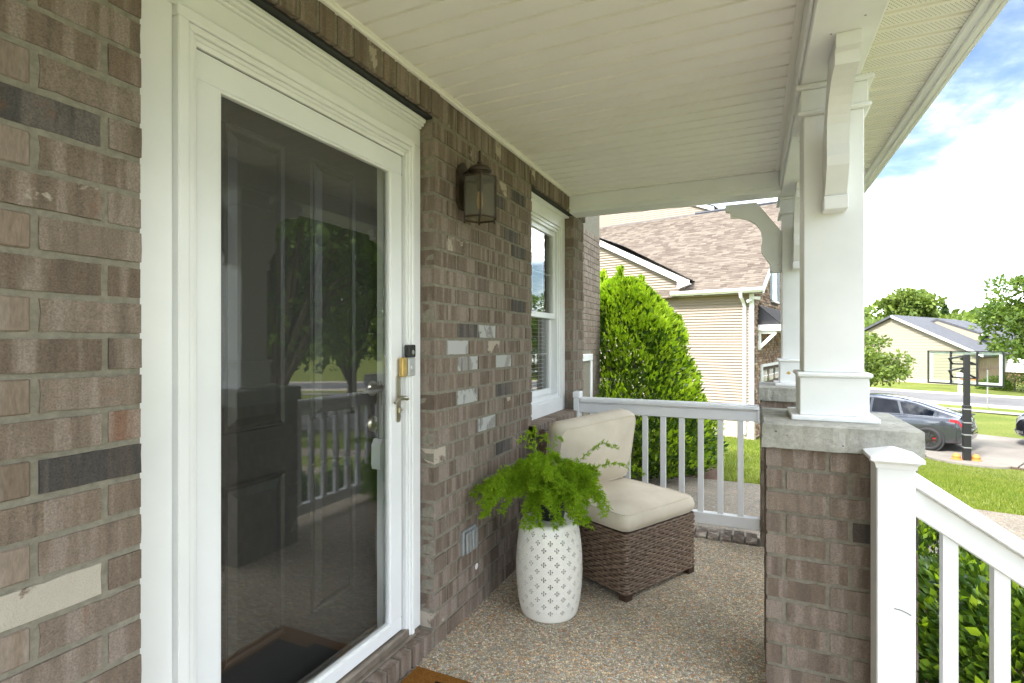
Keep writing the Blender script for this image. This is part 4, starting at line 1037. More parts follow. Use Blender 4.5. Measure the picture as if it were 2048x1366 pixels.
def rect_loop(a0, a1, b0, b1, rc=.018, step=.0066):
    pts = []; s_ = 0
    cs_ = [((a1 - rc, b0 + rc), -90), ((a1 - rc, b1 - rc), 0), ((a0 + rc, b1 - rc), 90), ((a0 + rc, b0 + rc), 180)]
    path = []
    for (ca, cb), a_ in cs_:
        for k in range(5):
            t_ = R(a_ + 90 * k / 4); path.append(((ca + rc * math.cos(t_), cb + rc * math.sin(t_)), (math.cos(t_), math.sin(t_))))
    full = []
    for i in range(len(path)):
        (p, n1), (q, n2) = path[i], path[(i + 1) % len(path)]; L = math.hypot(q[0] - p[0], q[1] - p[1]); m_ = max(1, int(L / step))
        for k in range(m_):
            f_ = k / m_; full.append((p[0] + (q[0] - p[0]) * f_, p[1] + (q[1] - p[1]) * f_, n1[0] + (n2[0] - n1[0]) * f_, n1[1] + (n2[1] - n1[1]) * f_, s_ + L * f_))
        s_ += L
    return [(cl(a, b_, 0), (E1 * na + E2 * nb).normalized(), ss) for a, b_, na, nb, ss in full]
loop = rect_loop(0, CW, 0, CD)
tag(obj('woven_base', woven(loop, WZ0, WZ1), M['wicker'], chair, smooth=True, fix=False), kind='stuff')
obj('frame', MB().box(.006, CW - .006, .006, CD - .006, WZ0 + .004, WZ1 - .002, .01, M=CM), M['wood_dark'], chair)
back = rect_loop(0, CW, CD - .060, CD, .016)
tag(obj('woven_back', woven(back, WZ1, .800), M['wicker'], chair, smooth=True, fix=False), kind='stuff')
obj('back_frame', MB().box(.006, CW - .006, CD - .054, CD - .006, WZ1, .798, .01, M=CM), M['wood_dark'], chair)
for a in (.03, CW - .03):
    for b_ in (.03, CD - .03): obj('leg', MB().box(a - .026, a + .026, b_ - .026, b_ + .026, .0, WZ0 + .006, .003, M=CM), M['wood_dark'], chair)
def cushion(w_, d_, h_, mat4, name, seed, puff=.018, n=26, sag=0.0):
    """rounded box cushion in local (x 0..w, y 0..d, z 0..h) with soft wrinkles"""
    mb = MB(); vv = {}
    def sup(u, v_, top):
        return 0
    verts = []; ring_n = 4 * n
    per_ = [(i / n, 0) for i in range(n)] + [(1, i / n) for i in range(n)] + [(1 - i / n, 1) for i in range(n)] + [(0, 1 - i / n) for i in range(n)]
    def rc(u, v_, ins):      # rounded-corner rectangle point
        x_, y_ = u * w_, v_ * d_; r_ = .045
        cx_, cy_ = min(max(x_, r_), w_ - r_), min(max(y_, r_), d_ - r_)
        dx_, dy_ = x_ - cx_, y_ - cy_; L = math.hypot(dx_, dy_)
        if abs(dx_) > 1e-9 and abs(dy_) > 1e-9: k_ = r_ / max(L, r_); x_, y_ = cx_ + dx_ * k_, cy_ + dy_ * k_
        x_ += (w_ / 2 - x_) / (w_ / 2) * ins; y_ += (d_ / 2 - y_) / (d_ / 2) * ins
        return x_, y_
    prof = [(.050, 0), (.016, .004), (.004, .012), (-.004, h_ * .5), (.003, h_ - .014), (.012, h_ - .005), (.016, h_ - .004)]
    for ins, z_ in prof:
        for u, v_ in per_:
            x_, y_ = rc(u, v_, ins); wz = .0035 * mnoise.noise(Vector((x_ * 9, y_ * 9, z_ * 10 + seed)))
            x_ += (x_ - w_ / 2) * wz * 2; y_ += (y_ - d_ / 2) * wz * 2; verts.append((x_, y_, z_ + wz * .8))
    faces = []
    for r_ in range(len(prof) - 1):
        for i in range(ring_n): j = (i + 1) % ring_n; faces.append((r_ * ring_n + i, r_ * ring_n + j, (r_ + 1) * ring_n + j, (r_ + 1) * ring_n + i))
    # crowned top (and flat bottom) by shrinking rings
    def close(base_ring, zfun, rev):
        nonlocal verts, faces
        last = base_ring; K = 12
        for k in range(1, K + 1):
            f_ = 1 - k / K; st_ = len(verts)
            if k < K:
                for i in range(ring_n):
                    x_, y_, z_ = verts[base_ring + i]; x2, y2 = w_ / 2 + (x_ - w_ / 2) * f_, d_ / 2 + (y_ - d_ / 2) * f_
                    verts.append((x2, y2, zfun(x2, y2, z_, f_)))
                for i in range(ring_n): j = (i + 1) % ring_n; faces.append((last + i, last + j, st_ + j, st_ + i))
                last = st_
            else:
                verts.append((w_ / 2, d_ / 2, zfun(w_ / 2, d_ / 2, verts[base_ring][2], 0))); faces.extend((last + i, last + (i + 1) % ring_n, st_) for i in range(ring_n))
    close((len(prof) - 1) * ring_n, lambda x_, y_, z_, f_: h_ - .004 + puff * (1 - f_ ** 2.2) + .006 * mnoise.noise(Vector((x_ * 7, y_ * 7, seed * 3))) + .004 * math.sin(x_ * 30 + 6 * y_) * f_ ** 3, False)
    close(0, lambda x_, y_, z_, f_: 0.0, True)
    mb.add([mat4 @ Vector(p) for p in verts], faces)
    o_ = obj(name, mb, M['fabric'], chair, smooth=True)
    pw = MB()
    for ring_i in (len(prof) - 2, 1):
        loopp = [mat4 @ Vector(verts[ring_i * ring_n + i]) for i in range(ring_n)]; pw.tube(loopp + [loopp[0]], .0042, 6, caps=False)
    obj('piping', pw, M['fabric'], o_, smooth=True)
    return o_
cushion(CW + .014, CD - .075, .092, CM @ Matrix.Translation((-.007, -.006, WZ1 + .001)), 'seat_cushion', 3, .020)
# back cushion leans on the woven back: local z -> towards the sitter
tilt = Matrix.Rotation(R(-13), 4, 'X')
BM_ = CM @ Matrix.Translation((-.045, CD - .072, WZ1 + .098)) @ tilt.inverted() @ Matrix(((1, 0, 0, 0), (0, 0, -1, 0), (0, 1, 0, 0), (0, 0, 0, 1)))
cushion(CW + .045, .440, .125, BM_ @ Matrix.Translation((.3, 0, 0)) @ Matrix.Rotation(R(3.5), 4, 'Z') @ Matrix.Translation((-.3, .012, 0)), 'back_cushion', 8, .048)

# ------------------------------------------------------------------ doormat
mat_ = thing('doormat', (1.30, .95, 0), 'brown coir doormat with black print in front of the storm door', 'doormat')
mm = MB(); nu, nv_ = 60, 40
mm.box(.86, 1.800, .72, 1.245, .0005, .016, .004)
obj('pile', mm, M['coir'], mat_)
obj('print', MB().box(.95, 1.705, .80, 1.16, .0163, .0172).box(1.705, 1.745, .97, 1.12, .0163, .0171), M['coir_black'], mat_)

# ------------------------------------------------------------------ foliage helpers
def leaves_mesh(pts, nrm, size, aspect=.45, jit=.6, seed=1, fold=.25):
    """numpy: folded leaf (two triangles pairs) at each point"""
    g = np.random.default_rng(seed); n = len(pts); size = np.broadcast_to(size, (n,))
    d = nrm + g.normal(0, jit, (n, 3)); d /= np.linalg.norm(d, axis=1)[:, None]
    a = np.cross(d, g.normal(0, 1, (n, 3))); a /= np.linalg.norm(a, axis=1)[:, None]
    b = np.cross(d, a)                                 # d: leaf length axis, a: width axis, b: leaf normal
    L = size[:, None]; w = L * aspect * .5
    v0 = pts; v1 = pts + d * L * .5 + a * w + b * L * fold * .3; v2 = pts + d * L; v3 = pts + d * L * .5 - a * w + b * L * fold * .3
    v = np.stack([v0, v1, v2, v3], 1).reshape(-1, 3)
    i = np.arange(n)[:, None] * 4
    f = np.concatenate([i + [0, 1, 2], i + [0, 2, 3]], 1).reshape(-1, 3)
    return v, f
def np_obj(name, v, f, mat, parent=None, smooth=False):
    off = np.array(wloc(parent)) if parent else np.zeros(3)
    me = bpy.data.meshes.new(name); v = np.asarray(v) - off
    me.vertices.add(len(v)); me.vertices.foreach_set('co', v.astype(np.float32).ravel())
    k = f.shape[1]; me.loops.add(f.size); me.loops.foreach_set('vertex_index', f.astype(np.int32).ravel())
    me.polygons.add(len(f)); me.polygons.foreach_set('loop_start', np.arange(0, f.size, k, dtype=np.int32)); me.polygons.foreach_set('loop_total', np.full(len(f), k, dtype=np.int32))
    me.update(calc_edges=True); me.materials.append(mat)
    o = bpy.data.objects.new(name, me); COL.objects.link(o)
    if parent: o.parent = parent
    return o
def cloud_points(n, fn_r, seed, shell=.55):
    """points biased to the outside of a unit ball, direction-dependent radius"""
    g = np.random.default_rng(seed); d = g.normal(0, 1, (n, 3)); d /= np.linalg.norm(d, axis=1)[:, None]
    r = 1 - shell * g.random(n) ** 1.6
    return d, r

# conical laurel beyond the walk
CX, CY = 8.08, 1.82; cz = gz(CX, CY)
cone = thing('conical_shrub', (CX, CY, cz), 'tall cone-shaped bright green shrub growing beyond the side railing', 'shrub')
g = np.random.default_rng(5); n = 40000; CH = 2.80
hfrac = g.random(n) ** 1.12; th = g.random(n) * 2 * np.pi
prof_r = lambda h: 1.40 * np.clip(1.0 - h, 0, 1) ** .43 * np.clip((h + .12) / .22, .3, 1) ** .5
lump = np.array([mnoise.noise(Vector((math.cos(t_) * 2.6, math.sin(t_) * 2.6, h * 6))) for t_, h in zip(th, hfrac)])
rr_ = prof_r(hfrac) * (1 + .24 * lump) * (1 - .62 * g.random(n) ** 1.8)
tops = np.zeros(n, bool)
pts = np.stack([CX + rr_ * np.cos(th), CY + rr_ * np.sin(th), cz + .08 + hfrac * CH], 1)
nrm = np.stack([np.cos(th), np.sin(th), np.full(n, .75)], 1)
tipx = [(-.18, .0, 2.45, .58), (.12, -.25, 2.40, .52), (-.05, .3, 2.5, .5), (.3, .3, 2.2, .5), (-.5, -.4, 2.1, .5), (.1, -.8, 1.9, .4)]
ex = []
for (ox, oy, oz, hh) in tipx:
    m_ = 420; a_ = g.random(m_) * 2 * np.pi; q_ = g.random(m_); ra = .16 * (1.05 - q_) * np.sqrt(g.random(m_))
    ex.append(np.stack([CX + ox + ra * np.cos(a_), CY + oy + ra * np.sin(a_), cz + oz + q_ * hh], 1))
ex = np.concatenate(ex); pts = np.concatenate([pts, ex]); nrm = np.concatenate([nrm, np.tile([[0, 0, 1.0]], (len(ex), 1)) + g.normal(0, .5, (len(ex), 3))])
keep = ~((pts[:, 0] < 7.50) & (pts[:, 1] > 1.90)); pts, nrm = pts[keep], nrm[keep]
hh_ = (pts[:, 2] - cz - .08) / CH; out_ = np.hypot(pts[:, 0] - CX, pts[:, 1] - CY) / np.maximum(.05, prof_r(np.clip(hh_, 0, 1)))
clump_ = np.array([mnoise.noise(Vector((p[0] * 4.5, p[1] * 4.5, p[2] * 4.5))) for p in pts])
bright_mask = (out_ > .90 - .12 * hh_) & (clump_ + .9 * (hh_ - .45) + g.normal(0, .30, len(pts)) > -.02)  # brighter leaves on the outer shell, more towards the top
v, f = leaves_mesh(pts[~bright_mask], nrm[~bright_mask], g.uniform(.06, .115, (~bright_mask).sum()), .44, .55, 3)
tag(np_obj('crown', v, f, M['leaf_cone'], cone), kind='stuff')
v, f = leaves_mesh(pts[bright_mask], nrm[bright_mask] + np.array([0, 0, .6]), g.uniform(.06, .115, bright_mask.sum()), .40, .45, 4)
tag(np_obj('bright_leaves', v, f, M['leaf_bright'], cone), kind='stuff')
tk = MB()
for k in range(6):
    a = k * 1.05; tk.tube([(CX + .05 * math.cos(a), CY + .05 * math.sin(a), cz - .02), (CX + .25 * math.cos(a), CY + .25 * math.sin(a), cz + 1.0), (CX + .15 * math.cos(a + .4), CY + .15 * math.sin(a + .4), cz + 2.3)], [.03, .02, .008], 6)
obj('trunk', tk, M['bark'], cone)
bed = MB(); ring = [(CX + 1.42 * math.cos(a), CY + 1.42 * math.sin(a)) for a in np.linspace(0, 2 * np.pi, 28, endpoint=False)]
ring = [(max(x_, 7.885), y_) for x_, y_ in ring]
bed.add([(x_, y_, gz(x_, y_) + .03) for x_, y_ in ring] + [(CX, CY, cz + .07)], [(i, (i + 1) % 28, 28) for i in range(28)])
tag(obj('mulch_bed', bed, M['mulch']), kind='structure')
rk = MB(); rk.lathe([(0, 0), (.12, .01), (.16, .07), (.13, .15), (.06, .2), (0, .21)], (8.02, 1.20, gz(8, 1.2) + .02), 9)
rk.v = [(x_ + .03 * mnoise.noise(Vector((x_ * 9, y_ * 9, z_ * 9))), y_ + .03 * mnoise.noise(Vector((x_ * 9, y_ * 9, z_ * 9 + 5))), z_) for x_, y_, z_ in rk.v]
tag(obj('rock', rk, M['cap']), 'pale rock lying in mulch at the foot of the cone-shaped shrub', 'rock')

# hedge shrubs along the porch front, behind the stair railing
def hedge(x0, y0, rx, ry, rz, zc, n, seed, label, lsz=(.034, .062)):
    z0 = gz(x0, y0); h = thing('hedge_shrub', (x0, y0, z0), label, 'shrub', 'clipped shrubs along the porch front')
    g = np.random.default_rng(seed); d, r = cloud_points(n, None, seed, .38); d[:, 2] = np.where(d[:, 2] < -.35, -d[:, 2], d[:, 2])
    p4 = np.sign(d) * np.abs(d) ** .72                       # boxy
    lump = np.array([mnoise.noise(Vector(tuple(q * 3.2 + seed))) for q in d])
    pts = np.array([x0, y0, zc]) + p4 * r[:, None] * (1 + .13 * lump)[:, None] * np.array([rx, ry, rz])
    keep = (pts[:, 2] > z0 + .02) & ~((pts[:, 1] > -.56) & (pts[:, 0] < 4.36))
    keep &= ~((pts[:, 0] < 2.20) & (pts[:, 0] > 1.9))
    pts = pts[keep]; nn = d[keep] * .8 + np.array([0, 0, .55])
    v, f = leaves_mesh(pts, nn, g.uniform(*lsz, len(pts)), .52, .55, seed)
    tag(np_obj('foliage', v, f, M['leaf_hedge'], h), kind='stuff')
    tp = pts[(pts[:, 2] > zc + rz * .35) & (g.random(len(pts)) < .22)]; cl_ = np.array([mnoise.noise(Vector(tuple(q * 6))) for q in tp]); tp = tp[cl_ > -.05]  # brighter leaves scattered over the upper part
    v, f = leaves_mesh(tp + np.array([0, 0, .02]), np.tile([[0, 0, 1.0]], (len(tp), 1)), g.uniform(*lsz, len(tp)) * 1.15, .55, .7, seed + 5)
    tag(np_obj('bright_leaves', v, f, M['leaf_bright'], h), kind='stuff')
    sm_ = MB(); rs = random.Random(seed)
    for k in range(26):
        a = rs.uniform(0, 6.28); q = rs.uniform(.3, .85); sm_.tube([(x0 + .1 * math.cos(a), y0 + .1 * math.sin(a), z0 - .02), (x0 + rx * q * .6 * math.cos(a), max(-9, y0 + ry * q * .6 * math.sin(a)), zc - .1), (x0 + rx * q * math.cos(a), y0 + ry * q * math.sin(a), zc + rz * .5)], [.012, .008, .003], 5)
    obj('branches', sm_, M['bark'], h)
hedge(2.98, -1.32, .72, .74, .46, -.20, 15000, 21, 'dense dark green hedge shrub right behind the stair railing')
hedge(4.75, -1.15, .75, .60, .30, -.36, 9000, 22, 'rounded green hedge shrub in front of the far brick pier')
bed = MB().add([(2.2, -2.05, GZ0 + .02), (5.2, -2.05, GZ0 + .02), (5.2, -.5, GZ0 + .02), (2.2, -.5, GZ0 + .02)], [(0, 1, 2, 3)]); tag(obj('mulch_bed', bed, M['mulch']), kind='structure')

# grass blades where the lawn can be made out
g = np.random.default_rng(9); n = 90000
px_ = 7.9 + g.random(n) ** 1.5 * 13; py_ = -9.5 + g.random(n) * 12.5
nn_ = NV.x * px_ + NV.y * py_; keep = (nn_ < 19.15) & (((px_ - CX) ** 2 + (py_ - CY) ** 2) > 1.9)
px_, py_ = px_[keep], py_[keep]; n = len(px_)
pz_ = np.array([gz(a, b_) for a, b_ in zip(px_, py_)]); base = np.stack([px_, py_, pz_], 1)
up = np.stack([g.normal(0, .35, n), g.normal(0, .35, n), np.ones(n)], 1); L = g.uniform(.03, .075, n)[:, None]
wdir = np.stack([g.normal(0, 1, n), g.normal(0, 1, n), np.zeros(n)], 1); wdir /= np.linalg.norm(wdir, axis=1)[:, None]
v = np.stack([base - wdir * .007, base + wdir * .007, base + up * L], 1).reshape(-1, 3); f = np.arange(3 * n).reshape(-1, 3)
tag(np_obj('grass', v, f, M['grass_blade']), 'short bright green lawn grass beyond the porch', 'grass', kind='stuff')

# ------------------------------------------------------------------ neighbour's house
NC = Vector((19.78, .015, 0)); NS = Vector((math.cos(R(78.5)), math.sin(R(78.5)), 0)); NF = Vector((NS.y, -NS.x, 0))
NM = Matrix.Translation(NC) @ Matrix(((NS.x, NF.x, 0, 0), (NS.y, NF.y, 0, 0), (0, 0, 1, 0), (0, 0, 0, 1)))   # local: a along the side wall, r away from us, z
NG = -1.86
nb = thing('neighbour_house', NC + Vector((0, 0, NG)), 'beige sided house with brown shingle roof and stone front next door', 'house')
def nbx(mb, a0, a1, r0, r1, z0, z1, b=0.0): return mb.box(a0, a1, r0, r1, z0, z1, b, M=NM)
EZ = 3.16
AG = 2.35                        # the cross gable starts here
P1 = .667                        # main roof pitch
GP = .52                         # gable pitch
GW = 11.0
sw = MB(); sw.prism([(.0, NG + .45), (GW, NG + .45), (GW, EZ), (AG + (GW - AG) / 2, EZ + .35 + GP * (GW - AG) / 2), (AG + .02, EZ + .35), (AG, EZ), (0, EZ)], 'y', .03, .25)
sw.v = [tuple(NM @ Vector(p)) for p in sw.v]
swo = obj('side_wall', sw, M['siding'], nb)
fdn = MB(); nbx(fdn, -.02, GW, .0, .3, NG - .6, NG + .449); obj('foundation', fdn, M['foundation'], nb)
bd_h = .1016; z = NG + .45; bi = 0
while z < EZ + 3.2:
    zt_ = z + bd_h; a0, a1 = .10, 6.6
    if zt_ > EZ: 
        a0 = AG + .05 + max(0, (zt_ - EZ - .35) / GP)
    if a1 - a0 > .3:
        prof = [(.030, z), (.030, zt_), (.026, zt_), (-.006, z + .016), (.002, z)]
        mb = MB().prism([(r_, zz) for r_, zz in prof], 'x', a0, a1); mb.v = [tuple(NM @ Vector(p)) for p in mb.v]
        obj('siding_board', mb, M['siding'], swo)
    z += bd_h; bi += 1
mb = MB(); nbx(mb, -.012, .135, -.012, .05, NG + .42, EZ - .05, .004); obj('corner_board', mb, M['white_trim'], nb)
# stone front
sf = MB(); nbx(sf, -.02, .22, .14, 9, NG - .5, 7.0)
sf = MB(); sf.add([NM @ Vector((0, .02, NG - .5)), NM @ Vector((0, 9, NG - .5)), NM @ Vector((0, 9, EZ + P1 * 4.0)), NM @ Vector((0, 6.37, EZ + P1 * 6.37)), NM @ Vector((0, .02, EZ))], [(0, 1, 2, 3, 4)])
sfo = obj('front_wall', sf, M['stone_joint'], nb)
stn = MB(); rs = random.Random(4); z = NG - .1
GR0, GR1, GT = 1.22, 6.1, .43
while z < 6.6:
    h = rs.uniform(.05, .105); r_ = .05 + rs.uniform(0, .2)
    while r_ < 8.0:
        l = rs.uniform(.12, .38); r2 = r_ + l
        lim = EZ + P1 * min(r_, 6.3)
        if z + h < lim and not (r2 > GR0 - .1 and r_ < GR1 + .1 and z < GT + .1) and not (3.0 < r2 and r_ < 4.4 and 2.85 < z + h and z < 4.4):
            d = rs.uniform(.012, .045); stn.box(-d, .01, r_, r2 - .012, z, z + h - .012, .008, M=NM)
        r_ = r2
    z += h
tag(obj('ledgestone', stn, M['stone'], sfo), kind='stuff')
# garage door, awning, upper window
gd = MB(); nbx(gd, .005, .04, GR0, GR1, NG, GT); gdo = obj('garage_door', gd, M['white_trim'], nb)
gf = MB(); nbx(gf, -.07, .0, GR0 - .1, GR0, NG, GT + .1, .004); nbx(gf, -.07, .0, GR1, GR1 + .1, NG, GT + .1, .004); nbx(gf, -.07, .0, GR0 + .001, GR1 - .001, GT, GT + .1, .004); obj('garage_frame', gf, M['white_trim'], gdo)
for k in range(4):
    r0 = GR0 + .15 + k * 1.2; mb = MB(); nbx(mb, -.012, .004, r0, r0 + .95, -.12, .30); po = obj('pane', mb, M['window_glass'], gdo)
    for q in range(1, 4): mb = MB(); nbx(mb, -.022, -.013, r0 + .95 * q / 4 - .02, r0 + .95 * q / 4 + .02, -.12, .30); obj('muntin', mb, M['white_trim'], gdo)
    mb = MB(); nbx(mb, -.024, -.0135, r0, r0 + .95, .07, .11); obj('muntin', mb, M['white_trim'], gdo)
aw = MB(); A0_, A1_ = .55, 6.6
def np_(a, r_, z): return NM @ Vector((a, r_, z))
aw.add([np_(-.005, A0_ + .12, 2.62), np_(-.005, A1_ - .12, 2.62), np_(-.75, A1_, 1.93), np_(-.75, A0_, 1.93), np_(-.005, A0_, 1.93), np_(-.005, A1_, 1.93)], [(0, 1, 2, 3), (0, 3, 4), (1, 5, 2), (3, 2, 5, 4), (0, 4, 5, 1)])
awo = obj('awning', aw, M['metal_roof'], nb)
for k in range(24):
    r_ = A0_ + .1 + k * .25
    obj('seam', MB().tube([np_(-.012, min(max(r_, A0_ + .13), A1_ - .13), 2.635), np_(-.75, r_, 1.95)], .016, 5), M['metal_roof'], awo)
mb = MB(); nbx(mb, -.76, -.01, A0_ - .01, A1_, 1.72, 1.925, .01); obj('awning_fascia', mb, M['white_trim'], awo)
for r_ in (A0_ + .08, A1_ - .2):
    mb = MB(); 
    for (a0, a1, z0, z1) in ((-.10, -.01, 1.05, 1.719), (-.60, -.101, 1.62, 1.719)): nbx(mb, a0, a1, r_, r_ + .12, z0, z1, .006)
    mb.add([np_(a, rr0, z) for rr0 in (r_ + .01, r_ + .11) for a, z in ((-.101, 1.10), (-.101, 1.26), (-.46, 1.619), (-.60, 1.619))], [(0, 1, 2, 3), (4, 5, 6, 7), (0, 1, 5, 4), (1, 2, 6, 5), (2, 3, 7, 6), (3, 0, 4, 7)])
    obj('awning_bracket', mb, M['white_trim'], awo)
mb = MB(); nbx(mb, -.03, .03, 3.15, 4.2, 2.95, 4.30, .006); uw = obj('window', mb, M['white_trim'], nb)
for z0, z1 in ((3.03, 3.60), (3.66, 4.22)): mb = MB(); nbx(mb, -.036, -.031, 3.22, 4.13, z0, z1); obj('pane', mb, M['window_glass'], uw)
mb = MB(); nbx(mb, -.10, .0, 3.05, 4.3, 2.87, 2.948, .006); obj('sill', mb, M['white_trim'], uw)
for r0 in (2.66, 4.24): mb = MB(); nbx(mb, -.05, -.005, r0, r0 + .42, 2.95, 4.3, .006); obj('shutter', mb, M['red_shutter'], nb)
# roofs with real shingles
RR = 6.37; RZ = EZ + .05 + P1 * RR
rf0 = MB(); L0, L1 = -.38, GW
rf0.add([np_(L0, -.36, EZ - .19), np_(L1, -.36, EZ - .19), np_(L1, RR, RZ), np_(L0, RR, RZ), np_(L0, RR + 6.6, RZ - P1 * 6.6), np_(L1, RR + 6.6, RZ - P1 * 6.6)], [(0, 1, 2, 3), (3, 2, 5, 4)])
rfo = obj('roof', rf0, M['shingle_dark'], nb)
shm = MB(); rs = random.Random(8); sl_ = math.hypot(1, P1); NR = int((RR + .38) * sl_ / .143)
for i in range(NR):
    q0 = -.38 + i * .143 / sl_; a = L0 + rs.uniform(-.1, 0)
    while a < 11.0:
        w_ = rs.uniform(.16, .34); a2 = min(a + w_, 11.0); off_ = rs.choice((.008, .008, .020))
        zz = lambda q, o_: EZ + .05 + P1 * q + o_
        q1 = q0 + .158 / sl_
        shm.add([np_(max(a, L0), q0, zz(q0, off_ + .008)), np_(a2, q0, zz(q0, off_ + .008)), np_(a2, q1, zz(q1, off_ * .3)), np_(max(a, L0), q1, zz(q1, off_ * .3)), np_(max(a, L0), q0, zz(q0, -.01)), np_(a2, q0, zz(q0, -.01))], [(0, 1, 2, 3), (4, 5, 1, 0)])
        a = a2
tag(obj('shingles', shm, M['shingle'], rfo, fix=False), kind='stuff')
obj('ridge_cap', MB().tube([np_(L0, RR, RZ + .03), np_(3.9, RR, RZ + .03)], .07, 6), M['shingle_dark'], rfo)
# barge board of the front gable end
mb = MB().add([np_(a, r_, z) for a in (-.40, -.36) for r_, z in ((-.40, EZ - .22), (-.40, EZ - .02), (RR, RZ + .02), (RR, RZ - .2))], [(0, 1, 2, 3), (4, 5, 6, 7), (0, 1, 5, 4), (1, 2, 6, 5), (2, 3, 7, 6), (3, 0, 4, 7)]); obj('barge_board', mb, M['white_trim'], rfo)
# cross gable roof slope, rake board and return
gz0 = EZ + .42; ax = AG + (GW - AG) / 2; gzt = gz0 + GP * (ax - AG + .22)
dep = lambda z: (z - EZ - .05) / P1
gm = MB().add([np_(AG - .22, -.22, gz0), np_(ax, -.22, gzt), np_(ax, dep(gzt), gzt), np_(AG - .22, dep(gz0), gz0)], [(0, 1, 2, 3)])
gmo = obj('gable_roof', gm, M['shingle_dark'], nb)
gs = MB(); nrow = int((ax - AG) * math.hypot(1, GP) / .143)
for i in range(nrow):
    a = AG - .22 + i * .143 / math.hypot(1, GP); a2 = a + .158 / math.hypot(1, GP); r_ = -.23 - rs.uniform(0, .05)
    zz = gz0 + GP * (a - AG + .22); rmax = dep(zz)
    while r_ < rmax:
        r2 = min(r_ + rs.uniform(.16, .34), rmax + .02); o_ = rs.choice((.01, .022))
        gs.add([np_(a, max(r_, -.24), zz + o_ + .008), np_(a, r2, zz + o_ + .008), np_(a2, r2, zz + GP * (a2 - a) + o_ * .3), np_(a2, max(r_, -.24), zz + GP * (a2 - a) + o_ * .3)], [(0, 1, 2, 3)]); r_ = r2
tag(obj('shingles', gs, M['shingle'], gmo, fix=False), kind='stuff')
rk_ = [(AG - .24, gz0 - .02), (ax, gzt - .02), (ax, gzt - .24), (AG + .20, gz0 + GP * .42 - .26), (AG + .20, gz0 - .28), (AG - .24, gz0 - .12)]
mb = MB().prism([(a, z) for a, z in rk_], 'y', -.20, -.16); mb.v = [tuple(NM @ Vector(p)) for p in mb.v]; obj('rake_board', mb, M['white_trim'], gmo)
mb = MB().prism([(AG + .20, gz0 - .28), (AG - .24, gz0 - .12), (AG - .24, gz0 - .16), (AG + .20, gz0 - .32)], 'y', -.2, .03); 
mb.v = [tuple(NM @ Vector(p)) for p in mb.v]; obj('cornice_return', mb, M['white_trim'], gmo)
# gutter and downspout
gt = MB().prism([(-.50, EZ - .02), (-.515, EZ - .02), (-.51, EZ - .10), (-.44, EZ - .17), (-.38, EZ - .17), (-.37, EZ - .02), (-.38, EZ - .02), (-.39, EZ - .155), (-.44, EZ - .155), (-.49, EZ - .10)], 'x', -.40, AG + .35)
gt.v = [tuple(NM @ Vector(p)) for p in gt.v]; gto = obj('gutter', gt, M['white_trim'], nb)
mb = MB(); nbx(mb, -.3, AG + .2, -.37, .03, EZ - .19, EZ - .165); obj('soffit', mb, M['white_trim'], nb)
ds = MB().tube([np_(.32, -.43, EZ - .16), np_(.32, -.40, EZ - .30), np_(.30, -.10, EZ - .48), np_(.27, -.06, EZ - .62), np_(.27, -.06, NG + .05)], .055, 8); obj('downspout', ds, M['white_trim'], nb)
mb = MB().tube([np_(-.02, -.09, EZ - .33), np_(-.22, -.09, EZ - .36)], [.05, .06], 8).tube([np_(.04, -.1, EZ - .40), np_(.16, -.2, EZ - .46)], [.05, .06], 8); fl = thing('security_light', tuple(NM @ Vector((0, -.05, EZ - .4))), 'small white floodlight under the gutter corner of the beige house', 'floodlight')
obj('lamp_heads', mb, M['white_trim'], fl)
# upper storey wall behind the ridge
up_ = MB(); a0, a1 = 3.4, 12
up_.add([np_(a, RR + .35, z) for a, z in ((a0, RZ - .4), (a1, RZ - .4), (a1, RZ + 3.8), (a0 + .1, RZ + .30))], [(0, 1, 2, 3)])
upo = obj('upper_gable_wall', up_, M['siding'], nb)
z = RZ - .3
while z < RZ + 2.4:
    as_ = a0 + .1 + max(0, (z + .1 - RZ - .30) / .42)
    prof = [(RR + .34, z), (RR + .34, z + bd_h), (RR + .33, z + bd_h), (RR + .31, z)]
    mb = MB().prism(prof, 'x', as_, 8.5); mb.v = [tuple(NM @ Vector(p)) for p in mb.v]; obj('siding_board', mb, M['siding'], upo); z += bd_h
mb = MB().add([np_(a, r_, z) for r_ in (RR + .20, RR + .30) for a, z in ((a0 - .3, RZ + .10), (a0 - .3, RZ + .30), (9.0, RZ + .30 + .42 * (9.3 - a0)), (9.0, RZ + .10 + .42 * (9.3 - a0)))], [(0, 1, 2, 3), (4, 5, 6, 7), (0, 1, 5, 4), (1, 2, 6, 5), (2, 3, 7, 6), (3, 0, 4, 7)]); obj('rake_board', mb, M['white_trim'], upo)
mb = MB().add([np_(a, r_, z) for r_ in (RR + .15, RR + 5) for a, z in ((a0 - .35, RZ + .32), (9.0, RZ + .34 + .42 * (9.3 - a0)))], [(0, 1, 3, 2)]); obj('roof', mb, M['shingle_dark'], upo)
